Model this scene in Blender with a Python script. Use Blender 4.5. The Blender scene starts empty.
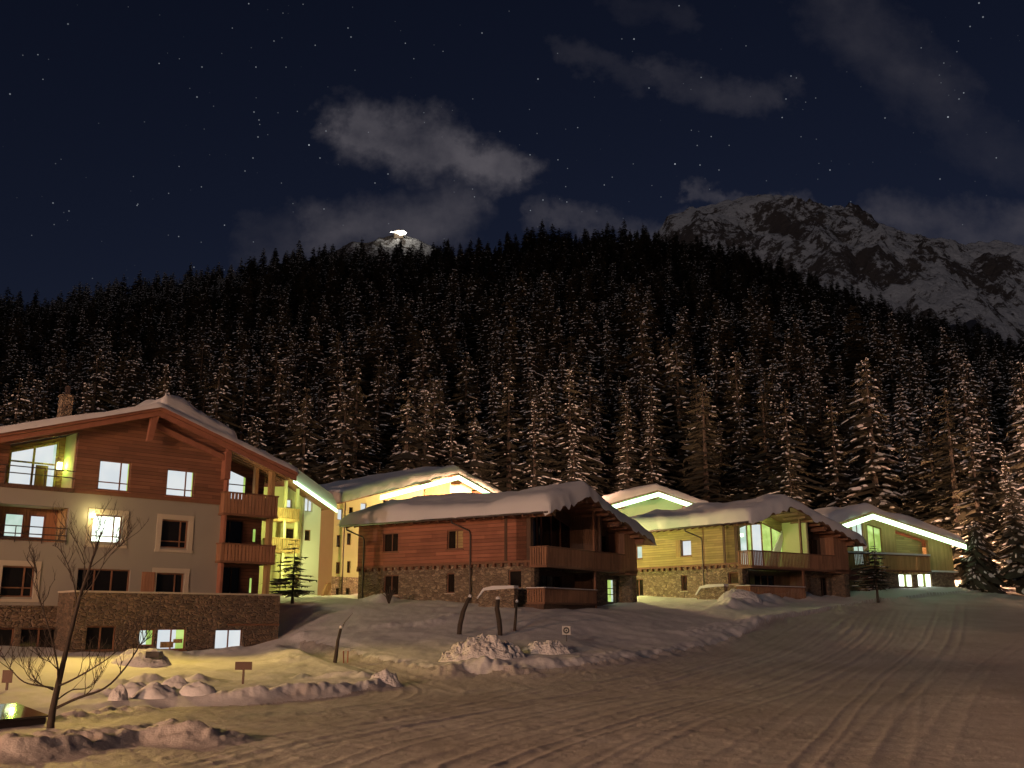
import bpy, math, random
import numpy as np
from mathutils import Vector

rnd = random.Random(11)
C = bpy.context.scene.collection
sc = bpy.context.scene
PI = math.pi

# ------------------------------------------------------------------ camera model
PITCH = math.radians(13.3); FOC = 1000.0; CZ = 2.6

def ray(u, v):
    a = (u - 512) / FOC; b = (384 - v) / FOC
    return a, math.cos(PITCH) - b * math.sin(PITCH), math.sin(PITCH) + b * math.cos(PITCH)

def at(u, v, Y):
    r = ray(u, v); k = Y / r[1]
    return Vector((r[0] * k, Y, CZ + r[2] * k))

def project(X, Y, Z):
    z = Z - CZ
    f = Y * math.cos(PITCH) + z * math.sin(PITCH)
    h = -Y * math.sin(PITCH) + z * math.cos(PITCH)
    return 512 + FOC * X / f, 384 - FOC * h / f

cam = bpy.data.cameras.new('camera'); camo = bpy.data.objects.new('camera', cam); C.objects.link(camo)
camo.location = (0, 0, CZ); camo.rotation_euler = (PI / 2 + PITCH, 0, 0)
cam.sensor_width = 36; cam.lens = 36 * FOC / 1024; cam.clip_start = .1; cam.clip_end = 20000
sc.camera = camo

# ------------------------------------------------------------------ numpy noise
def vnoise(x, y, seed=0):
    xi = np.floor(x).astype(np.int64); yi = np.floor(y).astype(np.int64)
    xf = x - xi; yf = y - yi
    xf = xf * xf * (3 - 2 * xf); yf = yf * yf * (3 - 2 * yf)
    def h(a, b):
        n = (a * 374761393 + b * 668265263 + seed * 1442695041) & 0xffffffff
        n = ((n ^ (n >> 13)) * 1274126177) & 0xffffffff
        n = n ^ (n >> 16)
        return (n & 0xffff) / 65535.0
    a = h(xi, yi); b = h(xi + 1, yi); c = h(xi, yi + 1); d = h(xi + 1, yi + 1)
    return (a * (1 - xf) + b * xf) * (1 - yf) + (c * (1 - xf) + d * xf) * yf

def fbm(x, y, octv=4, seed=0, gain=.5):
    s = 0; a = 1; t = 0
    for o in range(octv):
        s = s + a * vnoise(x * 2 ** o + 13.7 * o, y * 2 ** o - 7.1 * o, seed + o); t += a; a *= gain
    return s / t

# ------------------------------------------------------------------ materials
class NG:
    def __init__(s, tree): s.t = tree; s.n = tree.nodes; s.l = tree.links
    def new(s, ty, **kw):
        n = s.n.new(ty)
        for k, v in kw.items(): setattr(n, k, v)
        return n
    def put(s, sock, v):
        if v is None: return
        if hasattr(v, 'is_output'): s.l.new(v, sock)
        else: sock.default_value = v
    def m(s, op, a, b=None, c=None, clamp=False):
        n = s.new('ShaderNodeMath', operation=op, use_clamp=clamp)
        s.put(n.inputs[0], a); s.put(n.inputs[1], b); s.put(n.inputs[2], c)
        return n.outputs[0]
    def mix(s, f, a, b):
        n = s.new('ShaderNodeMix', data_type='RGBA'); s.put(n.inputs[0], f); s.put(n.inputs[6], a); s.put(n.inputs[7], b)
        return n.outputs[2]
    def noise(s, vec, scale, detail=3, rough=.55):
        n = s.new('ShaderNodeTexNoise'); s.put(n.inputs['Vector'], vec); n.inputs['Scale'].default_value = scale
        n.inputs['Detail'].default_value = detail; n.inputs['Roughness'].default_value = rough
        return n.outputs['Fac']
    def ramp(s, f, a, b):
        n = s.new('ShaderNodeMapRange'); n.clamp = True
        s.put(n.inputs[0], f); n.inputs[1].default_value = a; n.inputs[2].default_value = b
        return n.outputs[0]

def col(*c): return (c[0], c[1], c[2], 1)

def newmat(name):
    m = bpy.data.materials.new(name); m.use_nodes = True
    g = NG(m.node_tree); b = g.n['Principled BSDF']
    return m, g, b

def bump(g, b, h, strength, dist=.05):
    n = g.new('ShaderNodeBump'); n.inputs['Strength'].default_value = strength; n.inputs['Distance'].default_value = dist
    g.put(n.inputs['Height'], h); g.l.new(n.outputs[0], b.inputs['Normal'])

def objvec(g): return g.new('ShaderNodeTexCoord').outputs['Object']

def mat_plain(name, c, rough=.7, var=.25, scale=3.0, bstr=.2, metallic=0):
    m, g, b = newmat(name); v = objvec(g)
    f = g.noise(v, scale, 4)
    g.put(b.inputs['Base Color'], g.mix(f, col(*[x * (1 - var) for x in c]), col(*[min(1, x * (1 + var)) for x in c])))
    b.inputs['Roughness'].default_value = rough; b.inputs['Metallic'].default_value = metallic
    if bstr: bump(g, b, g.noise(v, scale * 8, 3), bstr, .02)
    return m

def mat_snow(name, c, bscale=6, bstr=.35, dist=.06, lump=1.2):
    m, g, b = newmat(name); v = objvec(g)
    f = g.noise(v, .5, 4)
    g.put(b.inputs['Base Color'], g.mix(f, col(*[x * .86 for x in c]), col(*c)))
    b.inputs['Roughness'].default_value = .75
    h = g.m('ADD', g.noise(v, bscale, 4, .65), g.m('MULTIPLY', g.noise(v, lump, 3), .8))
    bump(g, b, h, bstr, dist)
    return m

def mat_road(name):
    m, g, b = newmat(name); v = objvec(g)
    f = g.noise(v, .25, 5, .6); f2 = g.noise(v, 9, 4, .7)
    c = g.mix(g.ramp(f, .35, .7), col(.5, .46, .44), col(.7, .67, .66))
    c = g.mix(g.m('MULTIPLY', g.ramp(f2, .5, .72), .35), c, col(.36, .33, .31))
    g.put(b.inputs['Base Color'], c); b.inputs['Roughness'].default_value = .6
    h = g.m('ADD', g.noise(v, 7, 5, .7), g.m('MULTIPLY', g.noise(v, 22, 3, .7), .6))
    bump(g, b, h, .55, .06)
    return m

def mat_planks(name, c, axis, pitch, var=.35, groove=.5, rough=.75):
    m, g, b = newmat(name)
    sx = g.new('ShaderNodeSeparateXYZ'); g.l.new(objvec(g), sx.inputs[0])
    along = g.m('ADD', sx.outputs[0], sx.outputs[1])
    if axis == 'h': q, p = sx.outputs[2], along
    else: q, p = along, sx.outputs[2]
    row = g.m('DIVIDE', q, pitch); fr = g.m('FRACT', row); idx = g.m('FLOOR', row)
    seg = g.m('FLOOR', g.m('ADD', g.m('DIVIDE', p, 2.7), g.m('MULTIPLY', idx, .37)))
    cv = g.new('ShaderNodeCombineXYZ'); g.l.new(idx, cv.inputs[0]); g.l.new(seg, cv.inputs[1])
    wn = g.new('ShaderNodeTexWhiteNoise', noise_dimensions='3D'); g.l.new(cv.outputs[0], wn.inputs[0])
    cg = g.new('ShaderNodeCombineXYZ'); g.put(cg.inputs[0], g.m('MULTIPLY', p, .6)); g.put(cg.inputs[1], g.m('MULTIPLY', q, 9.0))
    grain = g.noise(cg.outputs[0], 2.0, 4)
    weather = g.noise(objvec(g), .45, 4, .6)
    f = g.m('ADD', g.m('MULTIPLY', wn.outputs[0], .45), g.m('ADD', g.m('MULTIPLY', grain, .3), g.m('MULTIPLY', g.ramp(weather, .3, .7), .3)), clamp=True)
    cc = g.mix(f, col(*[x * (1 - var) for x in c]), col(*[x * (1 + var) for x in c]))
    edge = g.m('MINIMUM', g.ramp(fr, 0, .12), g.m('SUBTRACT', 1.0, g.ramp(fr, .94, 1.0)))
    cc = g.mix(g.m('MULTIPLY', g.m('SUBTRACT', 1.0, edge), groove), cc, col(*[x * .3 for x in c]))
    g.put(b.inputs['Base Color'], cc); b.inputs['Roughness'].default_value = rough
    bump(g, b, edge, .8, .03)
    return m

def mat_stone(name, ca, cb, scale=3.4):
    m, g, b = newmat(name)
    mp = g.new('ShaderNodeMapping'); g.l.new(objvec(g), mp.inputs[0]); mp.inputs['Scale'].default_value = (1, 1, 1.9)
    wob = g.new('ShaderNodeVectorMath', operation='ADD')
    nz = g.new('ShaderNodeTexNoise'); g.l.new(mp.outputs[0], nz.inputs[0]); nz.inputs['Scale'].default_value = 2.0
    sc_ = g.new('ShaderNodeVectorMath', operation='SCALE'); g.l.new(nz.outputs['Color'], sc_.inputs[0]); sc_.inputs['Scale'].default_value = .35
    g.l.new(mp.outputs[0], wob.inputs[0]); g.l.new(sc_.outputs[0], wob.inputs[1])
    v1 = g.new('ShaderNodeTexVoronoi'); g.l.new(wob.outputs[0], v1.inputs['Vector']); v1.inputs['Scale'].default_value = scale
    v2 = g.new('ShaderNodeTexVoronoi', feature='DISTANCE_TO_EDGE'); g.l.new(wob.outputs[0], v2.inputs['Vector']); v2.inputs['Scale'].default_value = scale
    sx = g.new('ShaderNodeSeparateXYZ'); g.l.new(v1.outputs['Color'], sx.inputs[0])
    cc = g.mix(sx.outputs[0], col(*ca), col(*cb))
    mort = g.ramp(v2.outputs[0], .01, .09)
    cc = g.mix(mort, col(.15, .12, .095), cc)
    g.put(b.inputs['Base Color'], cc); b.inputs['Roughness'].default_value = .85
    bump(g, b, g.m('ADD', g.ramp(v2.outputs[0], 0, .2), g.m('MULTIPLY', g.noise(objvec(g), 9, 4), .5)), .8, .08)
    return m

def mat_emit(name, ca, cb, strength, scale=1.4, lo=.4, hi=.65):
    m, g, b = newmat(name)
    f = g.ramp(g.noise(objvec(g), scale, 2), lo, hi)
    c = g.mix(f, col(*ca), col(*cb))
    b.inputs['Base Color'].default_value = (.02, .02, .02, 1); b.inputs['Roughness'].default_value = .1
    g.put(b.inputs['Emission Color'], c); b.inputs['Emission Strength'].default_value = strength
    return m

def mat_glass(name):
    m, g, b = newmat(name)
    b.inputs['Base Color'].default_value = (.012, .011, .011, 1); b.inputs['Roughness'].default_value = .06
    b.inputs['IOR'].default_value = 1.45
    bump(g, b, g.noise(objvec(g), .8, 2), .03, .2)
    return m

M = dict(
    snow=mat_snow('fresh_snow', (.82, .82, .84)),
    snow_lump=mat_snow('ploughed_snow', (.74, .73, .74), 5, .8, .12, 2.5),
    snow_roof=mat_snow('roof_snow', (.8, .8, .82), 2.0, .3, .1, .7),
    snow_tree=mat_plain('snow_on_branches', (.78, .77, .77), .8, .12, 2, 0),
    road=mat_road('packed_road_snow'),
    red=mat_planks('red_brown_boards', (.32, .125, .075), 'h', .24, .55, .9),
    red2=mat_planks('dark_red_boards', (.21, .095, .06), 'h', .2, .5, .85),
    tan=mat_planks('honey_brown_boards', (.4, .3, .13), 'h', .19, .45, .75),
    vert=mat_planks('upright_brown_boards', (.33, .165, .095), 'v', .17),
    vtan=mat_planks('upright_honey_boards', (.4, .26, .11), 'v', .17),
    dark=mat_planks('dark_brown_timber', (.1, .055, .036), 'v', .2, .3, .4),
    trim=mat_plain('brown_trim_timber', (.2, .095, .055), .7, .3, 4),
    rtrim=mat_plain('red_trim_timber', (.28, .115, .075), .7, .25, 3),
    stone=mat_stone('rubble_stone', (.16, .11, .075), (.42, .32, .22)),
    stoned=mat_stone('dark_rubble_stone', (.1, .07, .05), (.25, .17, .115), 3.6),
    plaster=mat_plain('beige_render', (.31, .29, .26), .85, .1, .6, .15),
    frame_pl=mat_plain('pale_render_surround', (.5, .44, .36), .85, .08, 1, .1),
    cream=mat_plain('cream_render', (.55, .52, .28), .85, .1, .6, .15),
    green=mat_plain('green_tinted_render', (.42, .54, .3), .85, .1, .6, .15),  # green of the strip light worked into the render colour
    white=mat_plain('white_render', (.7, .7, .68), .85, .06, .6, .1),
    metal=mat_plain('dark_sheet_metal', (.07, .05, .045), .5, .2, 3, .05),
    rust=mat_plain('weathered_steel', (.12, .07, .05), .6, .3, 8, .2),
    glass=mat_glass('dark_window_glass'),
    pane=mat_emit('lit_pane_white', (.7, .76, .79), (.8, .83, .83), .95, .7),
    pane_hot=mat_emit('lit_pane_bright', (.85, 1, .8), (.9, 1, .85), 2.6),
    pane_g=mat_emit('lit_pane_green', (.3, .45, .09), (.52, .7, .2), 1.1, 1.1),
    pane_o=mat_emit('lit_pane_mixed', (.45, .6, .5), (.72, .8, .76), 1.1, .9),
    led=mat_emit('light_strip', (.6, 1, .5), (.66, 1, .58), 4.2),
    bulb=mat_emit('lamp_bulb', (1, .95, .45), (1, .95, .5), 22),
    bulb2=mat_emit('lantern_glass', (.8, 1, .4), (.85, 1, .5), 4),
    needle=mat_plain('spruce_needles', (.062, .058, .04), .75, .4, 1.5, 0),
    bark=mat_plain('rough_bark', (.055, .042, .034), .9, .4, 6, .6),
    board=mat_plain('brown_sign_board', (.11, .055, .035), .6, .2, 4, .05),
    signw=mat_plain('white_sign_enamel', (.6, .6, .58), .4, .05, 4, 0),
    black=mat_plain('black_paint', (.02, .02, .02), .4, .1, 4, 0),
    redpaint=mat_plain('faded_red_paint', (.3, .07, .05), .6, .2, 4, 0),
    gloss=None,
)
def _gloss():
    m, g, b = newmat('glossy_dark_lid')
    b.inputs['Base Color'].default_value = (.03, .025, .022, 1); b.inputs['Roughness'].default_value = .07
    b.inputs['Coat Weight'].default_value = 1; b.inputs['Coat Roughness'].default_value = .04
    bump(g, b, g.noise(objvec(g), 2.5, 2), .06, .05)
    return m
M['gloss'] = _gloss()

# ------------------------------------------------------------------ mesh helpers
class MB:
    def __init__(s): s.v = []; s.f = []; s.mi = []; s.mats = []
    def slot(s, m):
        if m not in s.mats: s.mats.append(m)
        return s.mats.index(m)
    def face(s, pts, m=None):
        n = len(s.v); s.v += [tuple(p) for p in pts]; s.f.append(tuple(range(n, n + len(pts)))); s.mi.append(s.slot(m) if m else 0)
    def box(s, x0, x1, y0, y1, z0, z1, m=None):
        p = [(x0, y0, z0), (x1, y0, z0), (x1, y1, z0), (x0, y1, z0), (x0, y0, z1), (x1, y0, z1), (x1, y1, z1), (x0, y1, z1)]
        n = len(s.v); s.v += p; k = s.slot(m) if m else 0
        for f in ((0, 3, 2, 1), (4, 5, 6, 7), (0, 1, 5, 4), (1, 2, 6, 5), (2, 3, 7, 6), (3, 0, 4, 7)):
            s.f.append(tuple(n + i for i in f)); s.mi.append(k)
    def prism(s, poly, y0, y1, m=None, swap=False):
        """poly in (x,z), extruded in y (swap: poly in (y,z), extruded in x)"""
        q = (lambda a, z, e: (e, a, z)) if swap else (lambda a, z, e: (a, e, z))
        n = len(s.v); k = s.slot(m) if m else 0; c = len(poly)
        s.v += [q(a, z, y0) for a, z in poly] + [q(a, z, y1) for a, z in poly]
        s.f.append(tuple(n + i for i in range(c))); s.f.append(tuple(n + c + i for i in reversed(range(c)))); s.mi += [k, k]
        for i in range(c):
            j = (i + 1) % c; s.f.append((n + i, n + c + i, n + c + j, n + j)); s.mi.append(k)
    def tube(s, pts, radii, seg=6, m=None):
        n0 = len(s.v); k = s.slot(m) if m else 0
        pts = [Vector(p) for p in pts]
        for i, p in enumerate(pts):
            d = (pts[min(i + 1, len(pts) - 1)] - pts[max(i - 1, 0)]).normalized()
            a = d.cross(Vector((0, 1, 0.01)) if abs(d.y) < .9 else Vector((1, 0, 0))).normalized(); b = d.cross(a)
            r = radii[i] if hasattr(radii, '__len__') else radii
            for j in range(seg):
                t = 2 * PI * j / seg; q = p + r * (math.cos(t) * a + math.sin(t) * b); s.v.append(tuple(q))
        for i in range(len(pts) - 1):
            for j in range(seg):
                a = n0 + i * seg + j; b = n0 + i * seg + (j + 1) % seg
                s.f.append((a, b, b + seg, a + seg)); s.mi.append(k)
        s.f.append(tuple(n0 + j for j in reversed(range(seg)))); s.mi.append(k)
        e = n0 + (len(pts) - 1) * seg; s.f.append(tuple(e + j for j in range(seg))); s.mi.append(k)
    def build(s, name, mat=None, parent=None, smooth=False):
        me = bpy.data.meshes.new(name); me.from_pydata(s.v, [], s.f); me.update()
        ms = list(s.mats) if s.mats else [mat]
        if s.mats and mat: ms = s.mats
        for m in ms: me.materials.append(m)
        if len(ms) > 1: me.polygons.foreach_set('material_index', s.mi)
        if smooth: me.polygons.foreach_set('use_smooth', [True] * len(me.polygons))
        o = bpy.data.objects.new(name, me); C.objects.link(o)
        if parent: o.parent = parent
        return o

def np_mesh(name, verts, faces, mats, smooth=True, mi=None):
    me = bpy.data.meshes.new(name)
    me.vertices.add(len(verts)); me.vertices.foreach_set('co', np.asarray(verts, np.float32).ravel())
    nf = len(faces); k = faces.shape[1]
    me.loops.add(nf * k); me.polygons.add(nf)
    me.loops.foreach_set('vertex_index', faces.astype(np.int32).ravel())
    me.polygons.foreach_set('loop_start', np.arange(0, nf * k, k, dtype=np.int32))
    me.polygons.foreach_set('loop_total', np.full(nf, k, np.int32))
    if smooth: me.polygons.foreach_set('use_smooth', np.ones(nf, bool))
    for m in mats: me.materials.append(m)
    if mi is not None: me.polygons.foreach_set('material_index', mi.astype(np.int32))
    me.update(calc_edges=True); me.validate()
    o = bpy.data.objects.new(name, me); C.objects.link(o)
    return o

def tag(o, label=None, cat=None, group=None, kind=None):
    if label: o['label'] = label
    if cat: o['category'] = cat
    if group: o['group'] = group
    if kind: o['kind'] = kind
    return o

def empty(name, loc, rz=0):
    o = bpy.data.objects.new(name, None); C.objects.link(o)
    o.location = loc; o.rotation_euler = (0, 0, rz); o.empty_display_size = .3
    return o

# ------------------------------------------------------------------ ground height
CP = [(-150, 768, 19), (0, 768, 19.2), (250, 768, 19.2), (512, 768, 19.2), (800, 768, 19), (1024, 768, 18.6), (1300, 768, 18),
      (400, 690, 38), (560, 690, 38), (700, 690, 39), (850, 690, 38), (1024, 700, 30), (900, 640, 60), (1024, 640, 58), (1000, 592, 100), (1100, 592, 98), (1250, 610, 80),
      (357, 603, 72.2), (420, 604, 69), (531, 608, 64), (575, 613, 67), (600, 611, 71), (636, 599, 77.5),
      (640, 600, 84), (700, 602, 79), (741, 601, 76), (810, 599, 82), (836, 596, 84),
      (850, 592, 89), (900, 590, 93), (960, 588, 98), (930, 597, 88),
      (450, 640, 53), (560, 652, 47), (480, 670, 43), (620, 650, 52), (700, 640, 57), (760, 620, 66), (820, 610, 74), (880, 604, 80), (530, 630, 56), (400, 625, 60),
      (200, 662, 53), (20, 662, 46), (279, 652, 57), (-150, 668, 41), (-400, 680, 36),
      (290, 606, 66), (330, 600, 72), (320, 655, 51), (400, 668, 45), (340, 630, 58), (310, 630, 60),
      (250, 700, 36), (390, 688, 38), (200, 682, 43), (100, 716, 30), (20, 700, 36), (-200, 720, 30)]
pts = []
for u, v, Y in CP:
    p = at(u, v, Y); pts.append((p.x, p.y, p.z))
for X, Y, Z in [(-75, 120, 5.5), (-30, 120, 6), (0, 120, 6.8), (35, 120, 7.8), (70, 120, 9), (110, 120, 9.5), (-60, 85, 3.5), (90, 80, 4), (-18, 90, 4.5), (0, 90, 5), (60, 45, 1.2), (40, 20, .2), (-40, 15, 0), (0, 8, 0), (-20, 8, 0), (20, 8, 0), (14, 108, 7)]:
    pts.append((X, Y, Z))
pts = np.array(pts)

def _tps_fit(p, lam):
    n = len(p); S = 30.0
    d = np.hypot(p[:, None, 0] - p[None, :, 0], p[:, None, 1] - p[None, :, 1]) / S
    K = np.where(d > 0, d * d * np.log(d + 1e-12), 0) + lam * np.eye(n)
    Pm = np.c_[np.ones(n), p[:, 0] / S, p[:, 1] / S]
    A = np.block([[K, Pm], [Pm.T, np.zeros((3, 3))]])
    return np.linalg.solve(A, np.r_[p[:, 2], 0, 0, 0]), S
_w, _S = _tps_fit(pts, .01)

def base_h(X, Y):
    X = np.asarray(X, float); Y = np.asarray(Y, float)
    Xc = np.clip(X, -95, 120); Yc = np.clip(Y, 8, 122)
    out = _w[-3] + _w[-2] * Xc / _S + _w[-1] * Yc / _S
    for i in range(len(pts)):
        d2 = ((Xc - pts[i, 0]) ** 2 + (Yc - pts[i, 1]) ** 2) / _S ** 2
        out = out + _w[i] * .5 * d2 * np.log(d2 + 1e-12)
    return out

# ridge of the wooded hill: skyline of the tree tops in the photograph
SKY = np.array([(-400, 312), (-150, 300), (0, 287), (60, 277), (130, 266), (200, 254), (240, 246), (300, 240), (400, 238), (480, 232), (520, 228), (600, 224), (660, 227),
                (700, 236), (760, 247), (800, 259), (850, 273), (900, 292), (950, 308), (1000, 322), (1024, 328), (1300, 400)], float)
YR = 560.0; Y0H = 112.0
def ridge_z(a):
    # a = X/Y ; solve row of the ridge ground below the tree tops
    u = 512 + FOC * a * 1.06
    v = np.interp(u, SKY[:, 0], SKY[:, 1]) + 31
    b = (384 - v) / FOC
    return CZ + YR * (math.sin(PITCH) + b * math.cos(PITCH)) / (math.cos(PITCH) - b * math.sin(PITCH))
def hill(X, Y):
    a = X / np.maximum(Y, 1)
    s = np.clip((Y - Y0H) / (YR - Y0H), 0, 1)
    zr = ridge_z(np.clip(a, -1.0, 1.0)) - 7
    n = (fbm(X / 70, Y / 70, 3, 5) - .5) * 16 * np.clip(s * 5, 0, 1) * np.clip((1 - s) * 4, .1, 1)
    up = zr * (s ** 1.08) + n
    down = np.clip((Y - YR - 10) / 250, 0, 1) * zr * .8
    return up - down
def far_h(X, Y): return base_h(X, Y) + hill(X, Y)

def ground_px(u, v):
    """world point where the pixel ray meets the base ground"""
    r = ray(u, v); Y = 9.0
    for _ in range(900):
        k = Y / r[1]
        if CZ + r[2] * k <= float(base_h(r[0] * k, Y)): break
        Y *= 1.004
    return (r[0] * Y / r[1], Y)

def seg_dist(X, Y, P):
    d = np.full(X.shape, 1e9)
    for (x0, y0), (x1, y1) in zip(P[:-1], P[1:]):
        dx, dy = x1 - x0, y1 - y0; L = dx * dx + dy * dy + 1e-9
        t = np.clip(((X - x0) * dx + (Y - y0) * dy) / L, 0, 1)
        d = np.minimum(d, np.hypot(X - x0 - t * dx, Y - y0 - t * dy))
    return d

def smooth_line(P, n=8):
    P = [np.array(p) for p in P]; out = []
    for i in range(len(P) - 1):
        p0 = P[max(i - 1, 0)]; p1 = P[i]; p2 = P[i + 1]; p3 = P[min(i + 2, len(P) - 1)]
        for t in np.linspace(0, 1, n, endpoint=False):
            out.append(.5 * ((2 * p1) + (-p0 + p2) * t + (2 * p0 - 5 * p1 + 4 * p2 - p3) * t * t + (-p0 + 3 * p1 - 3 * p2 + p3) * t ** 3))
    out.append(P[-1]); return [tuple(q) for q in out]

def line_px(L): return smooth_line([ground_px(*p) for p in L])

def inside(U, V, poly):
    r = np.zeros(U.shape, bool); n = len(poly)
    for i in range(n):
        x0, y0 = poly[i]; x1, y1 = poly[(i + 1) % n]
        c = ((y0 > V) != (y1 > V)) & (U < (x1 - x0) * (V - y0) / (y1 - y0 + 1e-12) + x0)
        r ^= c
    return r

# adaptive sheet: rows at growing distance, columns by bearing
ys = [7.0]
while ys[-1] < 128: ys.append(ys[-1] * (1.0042 if ys[-1] > 15 else 1.02))
while ys[-1] < 900: ys.append(ys[-1] * 1.02)
ys = np.array(ys)
av = np.r_[np.linspace(-1.3, -.62, 60, endpoint=False), np.linspace(-.62, .62, 900, endpoint=False), np.linspace(.62, 1.3, 61)]
Yg, Ag = np.meshgrid(ys, av, indexing='ij'); Xg = Ag * Yg
Zb = base_h(Xg, Yg)
Zg = Zb + hill(Xg, Yg)
zz = Zb - CZ
ff = Yg * math.cos(PITCH) + zz * math.sin(PITCH); hh = -Yg * math.sin(PITCH) + zz * math.cos(PITCH)
Ug = 512 + FOC * Xg / ff; Vg = 384 - FOC * hh / ff
ROADPX = [(-500, 742), (0, 722), (90, 713), (170, 708), (260, 705), (340, 697), (392, 686), (378, 674), (345, 664), (312, 657), (298, 650), (300, 644), (330, 648), (366, 660), (420, 671), (480, 676),
          (560, 670), (640, 660), (700, 650), (740, 638), (790, 618), (850, 607), (905, 599), (960, 593), (1100, 590), (1500, 600), (1900, 900), (-900, 1500), (-900, 760)]
road = inside(Ug, Vg, ROADPX) | (Yg < 17)
road &= Yg < 112
near = (Yg < 122)
# fresh snow stands higher than the ploughed road
edge = seg_dist(Xg, Yg, [ground_px(*p) for p in ROADPX[:20]])
lift = np.where(road, 0, .22 * np.clip(edge / .9, 0, 1)) * near
lift += np.where(near & ~road, (fbm(Xg / 2.6, Yg / 2.6, 4, 3) - .5) * .32 * np.clip(edge / 2, 0, 1), 0)
lift += np.where(near & ~road, (fbm(Xg / .8, Yg / .8, 3, 8) - .5) * .09, 0)
# ploughed banks
def berm(L, amp, w, lump=.8, seed=1, power=2, rough=.4):
    global lift
    d = seg_dist(Xg, Yg, line_px(L))
    n = fbm(Xg / lump, Yg / lump, 3, seed)
    n2 = fbm(Xg / (lump * .35), Yg / (lump * .35), 3, seed + 50)
    lift += near * amp * .8 * np.exp(-(d / (w * 1.1)) ** power) * (np.clip((n - .05) * 1.3, .2, 1.1) + (n2 - .5) * rough)
berm([(-80, 770), (0, 758), (45, 750)], .16, .9, 1.6, 2, 4, .3)
berm([(40, 752), (80, 746), (125, 741), (170, 740), (202, 742)], .5, .85, .9, 2, 4, .55)
berm([(64, 722), (100, 717), (130, 713)], .4, .6, .6, 3)
berm([(75, 706), (110, 704), (150, 703), (190, 703), (235, 703), (290, 699), (350, 693), (386, 686)], .42, .45, .5, 4)
berm([(130, 691), (160, 690), (195, 690)], .55, .9, 1.0, 6)
berm([(165, 698), (185, 696)], .4, .7, .9, 7)
berm([(300, 682), (340, 681), (375, 683)], .25, .35, .5, 8)
berm([(160, 662), (215, 660), (262, 656)], .55, 1.0, 1.3, 9)
berm([(265, 655), (290, 659), (300, 664)], .35, .8, 1.0, 10)
berm([(300, 640), (350, 655), (410, 668), (450, 674)], .3, .5, .6, 11)
berm([(445, 676), (470, 672), (520, 674)], .45, .8, .6, 21)
berm([(540, 668), (600, 663), (690, 651), (740, 636), (790, 617)], .32, .7, .7, 12)
berm([(726, 612), (760, 604), (800, 600)], .7, 1.1, 1.0, 13)
berm([(690, 640), (720, 632), (750, 628), (765, 622)], .35, .8, .6, 14)
berm([(838, 613), (870, 607), (905, 602)], .5, .8, .7, 15)
berm([(380, 604), (390, 602)], .7, .9, .8, 16)
berm([(965, 599), (1000, 597)], .6, 1.2, 1.2, 17)
berm([(380, 630), (420, 628), (450, 620)], .25, .7, .7, 18)
# wheel and piste tracks
def rut(L, depth, w, gap=.0, seed=0):
    global lift
    d = seg_dist(Xg, Yg, line_px(L))
    n = .6 + .6 * fbm(Xg / 1.2, Yg / 1.2, 2, 30 + seed)
    if gap: d = np.abs(d - gap)
    lift += near * n * depth * .15 * (-.55 * np.exp(-(d / w) ** 2) + 1.1 * np.exp(-((d - 1.6 * w) / (.55 * w)) ** 2))
TR = [([(940, 603), (925, 640), (880, 680), (830, 735), (800, 768)], .11, .2),
      ([(960, 606), (955, 640), (915, 690), (870, 735), (845, 768)], .10, .3),
      ([(880, 612), (860, 640), (800, 672), (690, 706), (560, 745), (500, 768)], .14, .22),
      ([(900, 610), (880, 645), (820, 680), (710, 718), (600, 768)], .10, .25),
      ([(850, 615), (800, 645), (720, 676), (600, 702), (430, 738), (330, 768)], .13, .25),
      ([(820, 620), (770, 648), (680, 676), (560, 698), (400, 725), (200, 768)], .12, .25),
      ([(640, 672), (540, 690), (440, 712), (330, 730), (150, 750), (0, 765)], .1, .25),
      ([(560, 685), (470, 698), (380, 712), (250, 724), (60, 744), (-60, 755)], .1, .3),
      ([(330, 658), (380, 672), (430, 684), (470, 694), (520, 690)], .1, .3),
      ([(310, 655), (370, 674), (410, 690), (380, 704), (280, 714), (150, 718)], .1, .25),
      ([(1024, 640), (985, 668), (950, 720), (930, 768)], .08, .3),
      ([(780, 618), (700, 652), (620, 672), (520, 684)], .1, .3)]
for i, (L, dp, w) in enumerate(TR): rut(L, dp, w * .7, 0, i)
for i, (L, dp, w) in enumerate([TR[0], TR[2], TR[4], TR[6], TR[9]]): rut(L, dp * .6, w, 1.5, 20 + i)
trr = random.Random(4)
for i in range(8):
    k = trr.choice((2, 4, 4, 5, 5, 6, 7, 9, 11)); L = TR[k][0]; du = trr.uniform(-45, 45)
    rut([(u + du * (.25 + .75 * (v - 600) / 168), v + trr.uniform(-1, 1)) for u, v in L], trr.uniform(.03, .07), trr.uniform(.08, .14), trr.choice((0, 0, .85)), 50 + i)
cr = fbm(Xg / .3, Yg / .3, 3, 77)
lift += np.where(road, np.clip(cr - .6, 0, 1) * .14 * np.clip(fbm(Xg / 5, Yg / 5, 2, 78) * 2 - .6, 0, 1), 0)
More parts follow.
